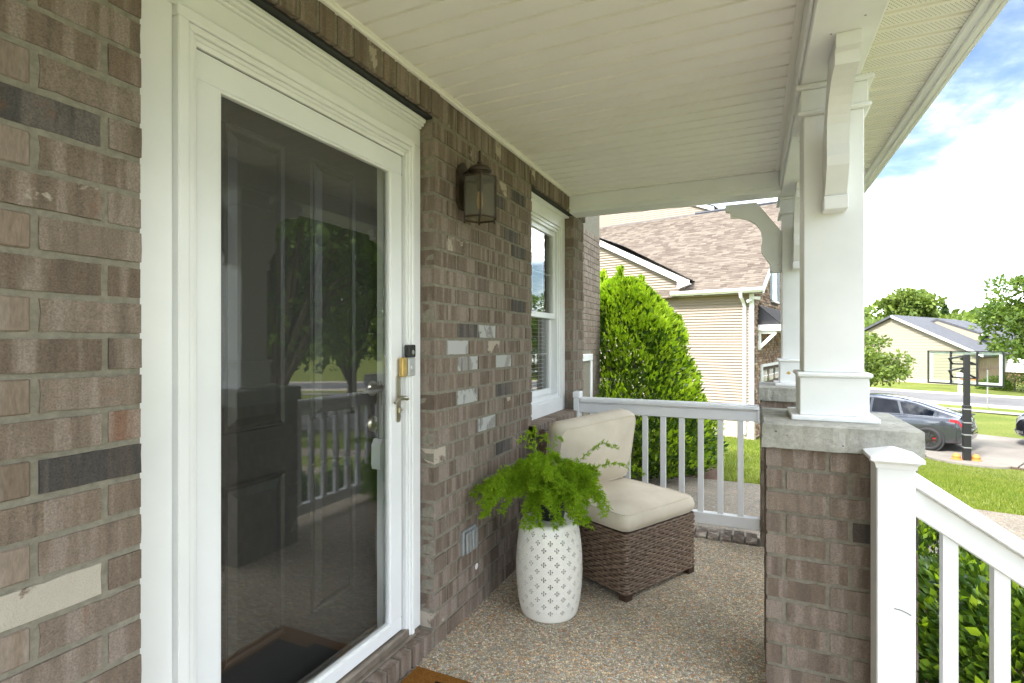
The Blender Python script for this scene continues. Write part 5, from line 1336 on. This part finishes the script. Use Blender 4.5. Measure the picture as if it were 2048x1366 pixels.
# wheeled cart by the foundation
ct = thing('wheeled_cart', tuple(NM @ Vector((2.0, -.5, NG))), 'dark wheeled refuse cart against the beige siding behind the shrub', 'refuse cart')
mb = MB(); vv = [np_(a, r_, z) for z, e in ((NG + .05, .24), (NG + 1.0, .31)) for a, r_ in ((2.0 - e, -.55 - e), (2.0 + e, -.55 - e), (2.0 + e, -.55 + e), (2.0 - e, -.55 + e))]
mb.add(vv, [(0, 1, 2, 3), (4, 5, 6, 7), (0, 1, 5, 4), (1, 2, 6, 5), (2, 3, 7, 6), (3, 0, 4, 7)]); obj('bin', mb, M['cart'], ct)
mb = MB(); nbx(mb, 1.65, 2.35, -.92, -.20, NG + 1.002, NG + 1.09, .03); obj('lid', mb, M['grey_metal'], ct)
for a in (1.78, 2.22): obj('wheel', MB().tube([np_(a - .03, -.25, NG + .12), np_(a + .03, -.25, NG + .12)], .12, 12), M['rubber'], ct)
mb = MB().tube([np_(1.55, -.35, NG + .9), np_(1.55, -.28, NG + .35)], .018, 6); sho = thing('shovel', tuple(np_(1.55, -.3, NG)), 'dark shovel leaning against the wall beside the refuse cart', 'shovel'); obj('handle', mb, M['wood_dark'], sho)
mb = MB().add([np_(a, r_, z) for r_ in (-.29, -.275) for a, z in ((1.46, NG + .36), (1.64, NG + .36), (1.65, NG + .10), (1.55, NG + .0), (1.45, NG + .10))], [(0, 1, 2, 3, 4), (9, 8, 7, 6, 5)] + [(i, (i + 1) % 5, 5 + (i + 1) % 5, 5 + i) for i in range(5)]); obj('blade', mb, M['black_metal'], sho)

# ------------------------------------------------------------------ vehicles
def make_car(name, label, origin, heading, st_, paint, Wh, whx, suv=False):
    """loft along the car: rear at s=0; origin = ground point at rear centre; heading = unit vector to the nose"""
    hd = Vector(heading).normalized(); sd_ = Vector((-hd.y, hd.x, 0))        # sd_ = car's left
    car = thing(name, origin, label, 'car')
    O = Vector(origin)
    def P(s_, y_, z_): p = O + hd * s_ + sd_ * y_; return Vector((p.x, p.y, O.z + z_))
    xs_ = [r_[0] for r_ in st_]
    def at(s_):
        for i in range(len(st_) - 1):
            if st_[i][0] <= s_ <= st_[i + 1][0]:
                f_ = (s_ - st_[i][0]) / (st_[i + 1][0] - st_[i][0]); return [a + (b_ - a) * f_ for a, b_ in zip(st_[i], st_[i + 1])]
        return list(st_[-1])
    def sec(s_):
        _, top, belt, w, rw, zb_ = at(s_)
        return [(w * .86, zb_), (w * .97, zb_ + .06), (w, (zb_ + belt) * .52), (w * .985, belt - .10), (w * .945, belt), (w * .90, belt + .012), (rw, top - .055 if top - belt > .12 else belt + (top - belt) * .5), (rw * .82, top - .012), (rw * .4, top), (0, top + .004)]
    S_ = []
    for i in range(len(st_) - 1):
        for k in range(4): S_.append(st_[i][0] + (st_[i + 1][0] - st_[i][0]) * k / 4)
    S_.append(st_[-1][0])
    mb = MB(); n_ = len(sec(0))
    for s_ in S_:
        h = sec(s_); full = [(-y_, z_) for y_, z_ in h] + [(y_, z_) for y_, z_ in h[-2::-1]]
        mb.v += [tuple(P(s_, y_, z_)) for y_, z_ in full]
    m_ = 2 * n_ - 1
    for i in range(len(S_) - 1):
        for j in range(m_ - 1): mb.f.append((i * m_ + j, i * m_ + j + 1, (i + 1) * m_ + j + 1, (i + 1) * m_ + j))
        mb.f.append((i * m_ + m_ - 1, i * m_, (i + 1) * m_, (i + 1) * m_ + m_ - 1))
    mb.f.append(tuple(range(m_))); mb.f.append(tuple(range((len(S_) - 1) * m_, len(S_) * m_))[::-1]); mb.m = [0] * len(mb.f)
    body = smooth_by_angle(obj('body', mb, paint, car), 35)
    def patch(nm_, mat, s0, s1, j0, j1, side, off=.006, nseg=8, f0=0.0, f1=1.0, shear0=0.0, shear1=0.0):
        mb = MB(); vv = []
        for i in range(nseg + 1):
            for q in range(5):
                fq = f0 + (f1 - f0) * q / 4; a0 = s0 + shear0 * fq; a1 = s1 + shear1 * fq; s_ = a0 + (a1 - a0) * i / nseg
                h = sec(s_); y_ = h[j0][0] + (h[j1][0] - h[j0][0]) * fq; z_ = h[j0][1] + (h[j1][1] - h[j0][1]) * fq
                vv.append(P(s_, side * (y_ + off), z_ + off * .4))
        mb.add(vv, [(i * 5 + j, i * 5 + j + 1, (i + 1) * 5 + j + 1, (i + 1) * 5 + j) for i in range(nseg) for j in range(4)])
        return obj(nm_, mb, mat, body, smooth=True)
    def cross(nm_, mat, s0, s1, y0, y1, off=.006, j=None):
        mb = MB(); vv = []
        for i in range(7):
            s_ = s0 + (s1 - s0) * i / 6; h = sec(s_); ring = [(-a, b_) for a, b_ in h[6:]] + [(a, b_) for a, b_ in h[-2:5:-1]]
            for y_, z_ in ring: vv.append(P(s_, y_ * .94, z_ + off))
        k_ = 7; mb.add(vv, [(i * k_ + j_, i * k_ + j_ + 1, (i + 1) * k_ + j_ + 1, (i + 1) * k_ + j_) for i in range(6) for j_ in range(k_ - 1)]); return obj(nm_, mb, mat, body, smooth=True)
    return car, body, P, at, sec, patch, cross
def wheel(car, P, s_, side, w, r_, red=False):
    c_ = P(s_, side * (w - .01), r_); ax_ = (P(0, 1, 0) - P(0, 0, 0)) * side
    Mw = Matrix.Translation(c_) @ ax_.to_track_quat('Z', 'Y').to_matrix().to_4x4()
    dk = MB().lathe([(0, .004), (r_ + .055, .004), (r_ + .055, -.05)], (0, 0, 0), 32); dk.v = [tuple(Mw @ Vector(p)) for p in dk.v]; obj('wheel_arch', dk, M['rubber'], car)
    ty = MB().lathe([(r_ * .70, .03), (r_ * .74, .045), (r_ * .93, .048), (r_, .02), (r_, -.18), (r_ * .7, -.18)], (0, 0, 0), 36); ty.v = [tuple(Mw @ Vector(p)) for p in ty.v]
    wo_ = obj('wheel', ty, M['rubber'], car, smooth=True)
    rm_ = MB().lathe([(r_ * .70, .032), (r_ * .66, .034), (r_ * .64, .008), (0, .008)], (0, 0, 0), 30)
    rm_.v = [tuple(Mw @ Vector(p)) for p in rm_.v]; ro = obj('rim', rm_, M['rubber'], wo_)
    sp_m = MB(); sp_m.lathe([(r_ * .70, .040), (r_ * .645, .040), (r_ * .64, .02)], (0, 0, 0), 30); sp_m.lathe([(0, .046), (r_ * .13, .044), (r_ * .15, .03)], (0, 0, 0), 16)
    for k in range(9):
        a = 2 * math.pi * k / 9; ca, sa = math.cos(a), math.sin(a)
        def q(rr0, t_, z_): return (rr0 * ca - t_ * sa, rr0 * sa + t_ * ca, z_)
        sp_m.add([q(r_ * .1, -.018, .042), q(r_ * .66, -.026, .036), q(r_ * .66, .012, .036), q(r_ * .1, .018, .042), q(r_ * .1, -.018, .02), q(r_ * .66, -.026, .015), q(r_ * .66, .012, .015), q(r_ * .1, .018, .02)], [(0, 1, 2, 3), (0, 4, 5, 1), (2, 6, 7, 3)])
    sp_m.v = [tuple(Mw @ Vector(p)) for p in sp_m.v]; obj('spokes', sp_m, M['rim'], wo_)
    if red:
        cp_ = MB().box(r_ * .30, r_ * .52, -.05, .05, .009, .014); cp_.v = [tuple(Mw @ Vector(p)) for p in cp_.v]; obj('brake_caliper', cp_, M['tail_red'], wo_)
# sedan: s, top, belt, half width, roof half width, underside
ST_ = [(0, .62, .60, .62, .5, .42), (.06, .95, .78, .74, .58, .32), (.16, 1.07, .98, .82, .62, .26), (.5, 1.16, 1.02, .895, .62, .22), (.9, 1.27, 1.03, .925, .61, .20), (1.3, 1.40, 1.02, .935, .59, .19), (1.8, 1.51, 1.0, .94, .58, .18), (2.4, 1.555, .98, .94, .58, .18), (2.9, 1.52, .965, .94, .58, .18), (3.3, 1.36, .955, .94, .60, .18), (3.7, 1.10, .945, .93, .66, .18), (4.1, .99, .92, .91, .70, .20), (4.45, .88, .84, .84, .62, .22), (4.65, .74, .72, .70, .52, .26), (4.70, .60, .58, .60, .45, .34)]
GD = GZ1 + .074
wp = nm(20.05, 5.30, GD)                                 # contact of the near rear wheel
rear = wp - DV * .86 + NV * .925
car, body, P, at, sec, patch, cross = make_car('parked_sedan', 'dark grey electric sedan parked beyond the basketball pole', rear, DV, ST_, M['car_grey'], .35, (.86, 3.74))
for sd_ in (1, -1):
    patch('window', M['car_glass'], .78, 1.52, 5, 6, sd_, .004, 6, .06, .94, .0, .18); patch('window', M['car_glass'], 1.60, 2.42, 5, 6, sd_, .004, 6, .06, .94, .18, .0); patch('window', M['car_glass'], 2.50, 3.42, 5, 6, sd_, .004, 6, .06, .94, .0, -.30)
    patch('tail_light', M['tail_red'], .045, .36, 3, 4, sd_, .006, 6, .15, .95); patch('sill', M['rubber'], .9, 3.8, 0, 1, sd_, .004, 8)
    patch('door_handle', M['car_grey'], 1.42, 1.62, 3, 4, sd_, .012, 2, .35, .60); patch('door_handle', M['car_grey'], 2.40, 2.60, 3, 4, sd_, .012, 2, .35, .60)
    patch('bumper_trim', M['rubber'], .03, .40, 0, 2, sd_, .005, 4, .0, .35)
    for s_ in (.86, 3.74): wheel(car, P, s_, sd_, .935, .35, True)
cross('rear_window', M['car_glass'], .35, 1.45, -1, 1); cross('windscreen', M['car_glass'], 3.02, 3.66, -1, 1); cross('roof_glass', M['car_glass'], 1.55, 2.92, -1, 1)
mb = MB().add([P(.055, y_, z_) for y_, z_ in ((-.26, .74), (.26, .74), (.26, .86), (-.26, .86))], [(0, 1, 2, 3)]); obj('number_plate', mb, M['white_trim'], body)
mb = MB().add([P(s_, y_, z_) for y_ in (-.7, -.35, 0, .35, .7) for s_, z_ in ((.06, 1.052), (.10, 1.075), (.16, 1.078))], [(3 * i + j, 3 * i + j + 1, 3 * i + j + 4, 3 * i + j + 3) for i in range(4) for j in range(2)]); obj('spoiler', mb, M['rubber'], body)
# dark sport-utility vehicle nosing in from the right: only its front end shows
SU = [(0, 1.2, 1.0, .80, .6, .45), (.1, 1.72, 1.12, .92, .70, .35), (.5, 1.82, 1.14, .97, .74, .30), (1.5, 1.86, 1.13, .99, .76, .30), (2.8, 1.84, 1.12, .99, .75, .30), (3.3, 1.66, 1.12, .99, .76, .30), (3.75, 1.24, 1.11, .98, .82, .30), (4.5, 1.15, 1.07, .96, .80, .30), (4.85, 1.05, .98, .90, .74, .32), (4.97, .92, .86, .84, .68, .36), (5.0, .60, .55, .80, .62, .40)]
def suv(origin, heading, label):
    car, body, P, at, sec, patch, cross = make_car('parked_suv', label, origin, heading, SU, M['car_dark'], .39, (1.0, 4.0), True)
    for sd_ in (1, -1):
        patch('window', M['car_glass'], .35, 1.35, 5, 6, sd_, .004, 6, .08, .92); patch('window', M['car_glass'], 1.45, 2.30, 5, 6, sd_, .004, 6, .08, .92); patch('window', M['car_glass'], 2.40, 3.50, 5, 6, sd_, .004, 6, .08, .92, .0, -.35)
        patch('headlight', M['lens'], 4.62, 4.975, 3, 4, sd_, .012, 6, -.2, .8); patch('fog_light', M['chrome'], 4.80, 4.985, 1, 2, sd_, .010, 4, .1, .4)
        for s_ in (1.0, 4.0): wheel(car, P, s_, sd_, .985, .39)
    cross('windscreen', M['car_glass'], 3.0, 3.72, -1, 1)
    gr = MB().add([P(s_, y_, z_) for y_ in (-.55, 0, .55) for s_, z_ in ((5.015, .58), (4.985, .90))], [(2 * i, 2 * i + 1, 2 * i + 3, 2 * i + 2) for i in range(2)]); go_ = obj('grille', gr, M['rubber'], body)
    for k in range(4):
        z_ = .64 + k * .075; obj('grille_bar', MB().tube([P(4.99, -.55, z_), P(5.03, 0, z_), P(4.99, .55, z_)], .018, 6), M['chrome'], go_)
    obj('bumper_bar', MB().tube([P(4.90, -.84, .44), P(5.03, -.5, .46), P(5.06, 0, .46), P(5.03, .5, .46), P(4.90, .84, .44)], .05, 8), M['chrome'], body)
    return car
nose = nm(23.95, 3.85, GD); suv(nose - DV * 5.0, DV, 'black sport-utility vehicle with chrome grille nosing up behind the grey sedan')

# ------------------------------------------------------------------ basketball hoop
pb_ = nm(19.22, 4.20, GZ1); bx_c = Vector((20.42, -5.83, 0))
hoop = thing('basketball_hoop', (pb_.x, pb_.y, GZ1), 'black pole basketball goal with clear backboard standing by the driveway', 'basketball hoop')
obj('pole', MB().box(pb_.x - .065, pb_.x + .065, pb_.y - .065, pb_.y + .065, GZ1, .98, .012).box(pb_.x - .085, pb_.x + .085, pb_.y - .085, pb_.y + .085, GZ1, GZ1 + 1.62, .012), M['black_metal'], hoop)
for z_ in (.42, .78, 1.12, 1.5): obj('strap', MB().box(pb_.x - .09, pb_.x + .09, pb_.y - .09, pb_.y + .09, GZ1 + z_, GZ1 + z_ + .03), M['grey_metal'], hoop)
bdir = Vector((-1.32, -1.48, 0)).normalized(); bn = Vector((-bdir.y, bdir.x, 0)); bn = bn if bn.dot(Vector((1, 0, 0))) > 0 else -bn
HWB, Z0B, Z1B = .95, .06, 1.03
def bb(a, z_, d=0.0): p = Vector((bx_c.x, bx_c.y, 0)) + bdir * a + bn * d; return Vector((p.x, p.y, z_))
def bbox_(mb, a0, a1, z0, z1, d0, d1):
    vv = [bb(a, z_, d) for d in (d0, d1) for a, z_ in ((a0, z0), (a1, z0), (a1, z1), (a0, z1))]; return mb.add(vv, [(0, 1, 2, 3), (4, 5, 6, 7), (0, 1, 5, 4), (1, 2, 6, 5), (2, 3, 7, 6), (3, 0, 4, 7)])
obj('backboard', bbox_(MB(), -HWB, HWB, Z0B, Z1B, 0, .012), M['board_glass'], hoop)
fm_ = MB()
for a0, a1, z0, z1 in ((-HWB - .03, HWB + .03, Z0B - .045, Z0B), (-HWB - .03, HWB + .03, Z1B, Z1B + .03), (-HWB - .03, -HWB, Z0B, Z1B), (HWB, HWB + .03, Z0B, Z1B), (-.36, -.32, Z0B, Z1B), (.32, .36, Z0B, Z1B), (-.32, .32, Z0B + .16, Z0B + .20), (-.32, .32, Z0B + .58, Z0B + .62)): bbox_(fm_, a0, a1, z0, z1, -.05, -.002)
obj('board_frame', fm_, M['black_metal'], hoop)
wl = MB()
for a0, a1, z0, z1 in ((-HWB + .02, HWB - .02, Z1B - .07, Z1B - .01), (-HWB + .02, HWB - .02, Z0B + .01, Z0B + .07), (-HWB + .02, -HWB + .10, Z0B + .071, Z1B - .071), (HWB - .10, HWB - .02, Z0B + .071, Z1B - .071)): bbox_(wl, a0, a1, z0, z1, .013, .016)
obj('painted_border', wl, M['white_trim'], hoop)
for a in (-.30, .30):
    for zp, zb_ in ((.95, Z0B + .60), (.62, Z0B + .20)):
        obj('support_arm', MB().tube([(pb_.x, pb_.y, zp), bb(a * .5, (zp + zb_) / 2 + .02, -.5), bb(a, zb_, -.03)], .028, 6), M['black_metal'], hoop)
rim_ = MB().tube([bb(.23 * math.cos(t_), Z0B + .12, .26 + .23 * math.sin(t_)) for t_ in np.linspace(0, 2 * np.pi, 20)], .010, 6, caps=False); obj('rim', rim_, M['orange'], hoop)
padm = MB().lathe([(0, .075), (.78, .075), (.80, .06), (.80, 0)], (pb_.x, pb_.y, GZ1), 36); padm.v = [tuple(Vector((pb_.x, pb_.y, 0)) + DV * ((Vector(p) - Vector((pb_.x, pb_.y, 0))).dot(DV) * 1.15) + NV * ((Vector(p) - Vector((pb_.x, pb_.y, 0))).dot(NV) * .62) + Vector((0, 0, p[2]))) for p in padm.v]
obj('base_pad', padm, M['concrete'], hoop)
for k, (da, dn) in enumerate(((.20, -.10), (-.18, .12))):
    c_ = pb_ + DV * da + NV * dn; tag(obj('orange_cone', MB().lathe([(0, 0), (.13, 0), (.13, .02), (.09, .03), (.10, .10), (.05, .17), (0, .18)], (c_.x, c_.y, GZ1 + .076), 14), M['orange']), ('small orange sports cone between the basketball pole and the sedan rear wheel', 'small orange sports cone on the pad side of the pole away from the sedan wheel')[k], 'cone', 'orange cones at the pole')

# ------------------------------------------------------------------ far house across the street
fc = Vector((52.25, -15.7, 0)); FS = Vector((.50, .866, 0)).normalized(); FF = Vector((FS.y, -FS.x, 0))
FM = Matrix.Translation(fc) @ Matrix(((FS.x, FF.x, 0, 0), (FS.y, FF.y, 0, 0), (0, 0, 1, 0), (0, 0, 0, 1)))
fh = thing('far_house', fc + Vector((0, 0, GZ1)), 'cream sided house with charcoal roof across the street', 'house')
def fbx(mb, a0, a1, r0, r1, z0, z1): return mb.box(a0, a1, r0, r1, z0, z1, 0, M=FM)
def fpr(pts, ax_, a0, a1): mb = MB().prism(pts, ax_, a0, a1); mb.v = [tuple(FM @ Vector(p)) for p in mb.v]; return mb
EV, PK = .42, 3.42; half = 5.6
gwall = obj('gable_wall', fpr([(0, GZ1 + .35), (2 * half, GZ1 + .35), (2 * half, EV), (half, PK), (0, EV)], 'y', 0, .3), M['siding_cream'], fh)
z_ = GZ1 + .36
while z_ < PK - .2:
    a0 = max(.02, (z_ + .25 - EV) / (PK - EV) * half) if z_ + .25 > EV else .02; a1 = 2 * half - a0
    obj('siding_board', fpr([(-.002, z_ + .25), (.0, z_ + .25), (.0, z_), (-.03, z_)], 'x', a0, a1), M['siding_cream'], gwall); z_ += .25
mb = MB(); fbx(mb, -.03, 2 * half, -.02, .2, GZ1 - .3, GZ1 + .349); obj('foundation', mb, M['foundation'], fh)
for a0, z0, z1 in ((6.6, -1.15, .15),):
    mb = MB(); fbx(mb, a0, a0 + 1.0, -.06, -.001, z0, z1); wo_ = obj('window', mb, M['white_trim'], fh); mb = MB(); fbx(mb, a0 + .12, a0 + .88, -.07, -.061, z0 + .1, z1 - .1); obj('pane', mb, M['window_glass'], wo_)
fr0 = obj('roof', fpr([(-.45, EV - .22), (half, PK + .05), (2 * half + .45, EV - .22), (2 * half + .45, EV - .05), (half, PK + .25), (-.45, EV - .05)], 'y', -.35, 17), M['shingle_dark'], fh)
obj('rake_board', fpr([(-.45, EV - .26), (half, PK + .0), (half, PK + .20), (-.45, EV - .06)], 'y', -.42, -.352), M['white_trim'], fr0)
mb = MB(); fbx(mb, .0, .3, .31, 17, GZ1, EV - .05); obj('front_wall', mb, M['brick_red'], fh)
# projecting brick wing with its own gable
mb = MB(); fbx(mb, -2.2, .0, 7.0, 13.0, GZ1, EV - .05); bw_ = obj('brick_wing', mb, M['brick_red'], fh)
obj('wing_gable', fpr([(7.0, EV - .049), (13, EV - .049), (10, 2.6)], 'x', -2.2, -2.0), M['brick_red'], bw_)
obj('roof', fpr([(6.6, EV - .2), (10, 2.72), (13.4, EV - .2), (13.4, EV - .02), (10, 2.95), (6.6, EV - .02)], 'x', -2.6, 3.0), M['shingle_dark'], bw_)
obj('rake_board', fpr([(6.5, EV - .3), (10, 2.62), (13.5, EV - .3), (13.5, EV - .08), (10, 2.86), (6.5, EV - .08)], 'x', -2.68, -2.602), M['white_trim'], bw_)
for r0 in (8.2, 10.4): mb = MB(); fbx(mb, -2.26, -2.201, r0, r0 + 1.3, -1.2, .35); wo_ = obj('window', mb, M['white_trim'], bw_); mb = MB(); fbx(mb, -2.27, -2.261, r0 + .12, r0 + 1.18, -1.08, .23); obj('pane', mb, M['window_glass'], wo_)
mb = MB(); fbx(mb, -2.0, -.2, 6.84, 6.999, -1.2, .3); obj('corner_post', mb, M['white_trim'], bw_)
# raised rear storey
mb = MB(); fbx(mb, 1.7, 5.4, 6.4, 14.0, .9, 2.05); up2 = obj('upper_wall', mb, M['siding_cream'], fh)
obj('roof', fpr([(1.2, 1.98), (4.3, 3.28), (5.6, 2.7), (5.6, 2.9), (4.3, 3.46), (1.2, 2.14)], 'y', 6.3, 14.4), M['shingle_dark'], up2)
obj('gable_infill', fpr([(1.3, .9), (1.3, 2.02), (4.3, 3.27), (5.4, 2.78), (5.4, .9)], 'y', 6.36, 6.5), M['siding_cream'], up2)
mb = MB(); fbx(mb, 1.12, 1.198, 6.3, 14.4, 1.9, 2.14); obj('fascia', mb, M['white_trim'], up2)
obj('dormer_gable', fpr([(11.2, 1.6), (13.6, 1.6), (13.6, 2.1), (12.4, 3.2), (11.2, 2.1)], 'x', .9, 1.1), M['brick_red'], up2)
obj('dormer_rake', fpr([(11.0, 1.98), (12.4, 3.26), (13.8, 1.98), (13.8, 2.14), (12.4, 3.42), (11.0, 2.14)], 'x', .8, .899), M['white_trim'], up2)
mb = MB(); fbx(mb, .85, .899, 12.0, 12.8, 1.62, 2.05); obj('window', mb, M['window_glass'], up2)

# ------------------------------------------------------------------ trees
def tree(name, label, x0, y0, h, cr_, crz, n, lsz, seed, mat='leaf_far', trunk_r=.16, base=.35, group='trees along the street', bare=.12, nclump=26):
    z0 = gz(x0, y0); t_ = thing(name, (x0, y0, z0), label, 'tree', group); g = np.random.default_rng(seed); rs = random.Random(seed)
    top = h; tk = MB(); cl_ = []
    zc = z0 + h * base + crz
    tk.tube([(x0, y0, z0 - .1), (x0 + rs.uniform(-.1, .1), y0, z0 + h * base * .6), (x0 + rs.uniform(-.2, .2), y0 + rs.uniform(-.2, .2), z0 + h * .75)], [trunk_r, trunk_r * .75, trunk_r * .25], 8)
    for k in range(nclump):
        d = Vector((rs.gauss(0, 1), rs.gauss(0, 1), rs.gauss(0, .9))).normalized(); q = rs.uniform(.35, .92) 
        c_ = Vector((x0 + d.x * cr_ * q, y0 + d.y * cr_ * q, zc + d.z * crz * q)); rad = rs.uniform(.26, .46) * cr_ * (1.1 - .4 * q); cl_.append((c_, rad))
        st0 = Vector((x0, y0, z0 + h * rs.uniform(base * .55, base * 1.1))); mid = st0.lerp(c_, .55) + Vector((0, 0, .08 * h))
        tk.tube([st0, mid, c_], [trunk_r * .42, trunk_r * .24, trunk_r * .06], 5)
    obj('trunk', tk, M['bark'], t_)
    P_, N__ = [], []
    per_ = n // nclump
    for c_, rad in cl_:
        d = g.normal(0, 1, (per_, 3)); d /= np.linalg.norm(d, axis=1)[:, None]; r_ = rad * (1 - .65 * g.random(per_) ** 1.3)
        q = np.array(c_) + d * r_[:, None] * np.array([1.25, 1.25, .72]); P_.append(q); N__.append(d * .7 + np.array([0, 0, .3]))
    v, f = leaves_mesh(np.concatenate(P_), np.concatenate(N__), g.uniform(*lsz, per_ * nclump), .6, .8, seed)
    tag(np_obj('crown', v, f, M[mat], t_), kind='stuff'); return t_
def gp(px, t_):        # ground point under an image column at forward depth t
    u = (px - 1024) / 1060; c_, s_ = math.cos(THETA), math.sin(THETA); return t_ * (c_ + u * s_), t_ * (s_ - u * c_)
x_, y_ = gp(1722, 26); tree('crape_myrtle', 'small light green tree by the street behind the near porch column', x_, y_, 4.5, 1.75, 1.6, 5200, (.12, .24), 41, 'leaf_far', .10, .22)
x_, y_ = gp(1825, 70); tree('tall_tree', 'tall round-topped green tree standing behind the cream house', x_, y_, 10.6, 3.5, 3.2, 5200, (.4, .75), 42, base=.38)
x_, y_ = gp(1762, 62); tree('far_tree', 'broad yellow-green tree showing over the left end of the charcoal roof', x_, y_, 7.4, 3.6, 2.4, 3600, (.4, .7), 43, base=.2)
x_, y_ = gp(1882, 66); tree('far_tree', 'low bushy tree showing over the ridge of the charcoal roof', x_, y_, 7.4, 3.0, 2.4, 3600, (.35, .65), 44, base=.25)
x_, y_ = gp(1720, 75); tree('far_tree', 'leafy tree behind the small light green tree by the street', x_, y_, 8.2, 4.2, 3.0, 3600, (.4, .7), 45, base=.2)
x_, y_ = gp(2112, 34); tree('street_tree', 'large spreading green tree at the right edge across the driveway', x_, y_, 8.6, 3.7, 3.3, 11000, (.20, .40), 46, 'leaf_tree', .18, .16, nclump=40)
x_, y_ = gp(2045, 50); tree('far_tree', 'darker green tree behind the brick wing of the far house', x_, y_, 6.5, 3.6, 2.6, 4500, (.3, .55), 47, 'leaf_tree', base=.15)
for k, (px, t_, h, lb) in enumerate(((1931, 85, 6.2, 'pointed dark evergreen tip rising behind the dormer roof'), (1951, 88, 6.5, 'second pointed evergreen tip right of the dormer roof ridge'), (1889, 74, 8.8, 'slim dark evergreen behind the bushy tree over the roof'))):
    x_, y_ = gp(px, t_); z0 = gz(x_, y_); pt = thing('pine_tree', (x_, y_, z0), lb, 'tree', 'evergreens behind the far house'); g = np.random.default_rng(60 + k); n = 2200
    q = g.random(n); a = g.random(n) * 6.283; r_ = 1.5 * (1.02 - q) * (.5 + .5 * g.random(n)); pts = np.stack([x_ + r_ * np.cos(a), y_ + r_ * np.sin(a), z0 + .5 + q * (h - .5)], 1)
    v, f = leaves_mesh(pts, np.stack([np.cos(a), np.sin(a), np.full(n, -.1)], 1), g.uniform(.25, .5, n), .4, .5, 60 + k); tag(np_obj('crown', v, f, M['leaf_pine'], pt), kind='stuff')
    obj('trunk', MB().tube([(x_, y_, z0), (x_, y_, z0 + h)], [.15, .02], 6), M['bark'], pt)
# woodland along the horizon
g = np.random.default_rng(77); P_ = []; N__ = []
for k in range(150):
    a = R(-75 + 110 * k / 150 + g.uniform(-.5, .5)); dist = g.uniform(120, 165); cx0, cy0 = dist * math.cos(a), dist * math.sin(a); hh = g.uniform(6, 10.5); m_ = 170
    d = g.normal(0, 1, (m_, 3)); d /= np.linalg.norm(d, axis=1)[:, None]; P_.append(np.array([cx0, cy0, GZ1 + hh * .5]) + d * np.array([4.8, 4.8, hh * .55])); N__.append(d)
v, f = leaves_mesh(np.concatenate(P_), np.concatenate(N__), g.uniform(1.2, 2.4, 150 * 170), .7, .6, 77); tag(np_obj('woodland', v, f, M['leaf_far']), 'continuous belt of far green woodland along the horizon', 'woodland', kind='stuff')
# low shrubs in front of the far house, thin sign post and mailbox by the street
for k, (px, t_, r_, lb) in enumerate(((1747, 25, .55, 'small dark shrub at the foot of the light green street tree'), (1990, 38, .9, 'low rounded bush under the brick wing window of the far house'), (2030, 37, 1.2, 'wide low bush beside the brick wing of the far house'))):
    x_, y_ = gp(px, t_); z0 = gz(x_, y_); b_ = thing('low_bush', (x_, y_, z0), lb, 'shrub', 'low bushes across the street'); d, r__ = cloud_points(1500, None, 90 + k, .5); d[:, 2] = np.abs(d[:, 2])
    v, f = leaves_mesh(np.array([x_, y_, z0]) + d * r__[:, None] * r_ * np.array([1.1, 1.1, 1.0]), d, np.random.default_rng(k).uniform(.1, .2, 1500), .5, .6, 90 + k); tag(np_obj('foliage', v, f, M['leaf_tree'], b_), kind='stuff')
    obj('stem', MB().tube([(x_, y_, z0), (x_, y_, z0 + r_ * .7)], .04, 6), M['bark'], b_)
x_, y_ = gp(1975, 27.2); tag(obj('metal_post', MB().tube([(x_, y_, GZ1), (x_, y_, GZ1 + 1.9)], .03, 8).lathe([(.03, 0), (.04, .01), (.04, .04), (0, .06)], (x_, y_, GZ1 + 1.9), 8), M['grey_metal']), 'thin grey metal post beside the street curb', 'post')
x_, y_ = gp(1920, 34.5); mbx = thing('mailbox', (x_, y_, GZ1), 'white mailbox post at the far street edge behind the basketball pole', 'mailbox'); obj('post', MB().box(x_ - .09, x_ + .09, y_ - .09, y_ + .09, GZ1, GZ1 + 1.1, .01), M['white_trim'], mbx)
obj('box', MB().box(x_ - .28, x_ + .28, y_ - .13, y_ + .13, GZ1 + 1.101, GZ1 + 1.38, .04), M['white_trim'], mbx)
# front-yard trees that the storm door glass mirrors
tree('oak_tree', 'large leafy front yard tree mirrored in the storm door glass', 12.6, -11.5, 12.5, 4.6, 4.9, 15000, (.16, .34), 51, 'leaf_tree', .30, .17, 'front yard trees', nclump=46)
tree('oak_tree', 'tall front yard tree mirrored beside the far pier in the glass', 19.5, -14.5, 12.0, 4.6, 4.8, 9000, (.2, .4), 52, 'leaf_tree', .26, .2, 'front yard trees', nclump=40)
tree('oak_tree', 'shady yard tree mirrored at the hinge side of the storm door', 7.2, -13.5, 11.5, 4.2, 4.6, 9000, (.2, .38), 53, 'leaf_tree', .26, .2, 'front yard trees', nclump=40)
tree('sapling', 'thin young tree on the lawn mirrored in the storm door glass', 15.2, -14.6, 4.6, 1.1, 1.2, 1800, (.12, .2), 54, 'leaf_tree', .05, .45, 'front yard trees', nclump=14)
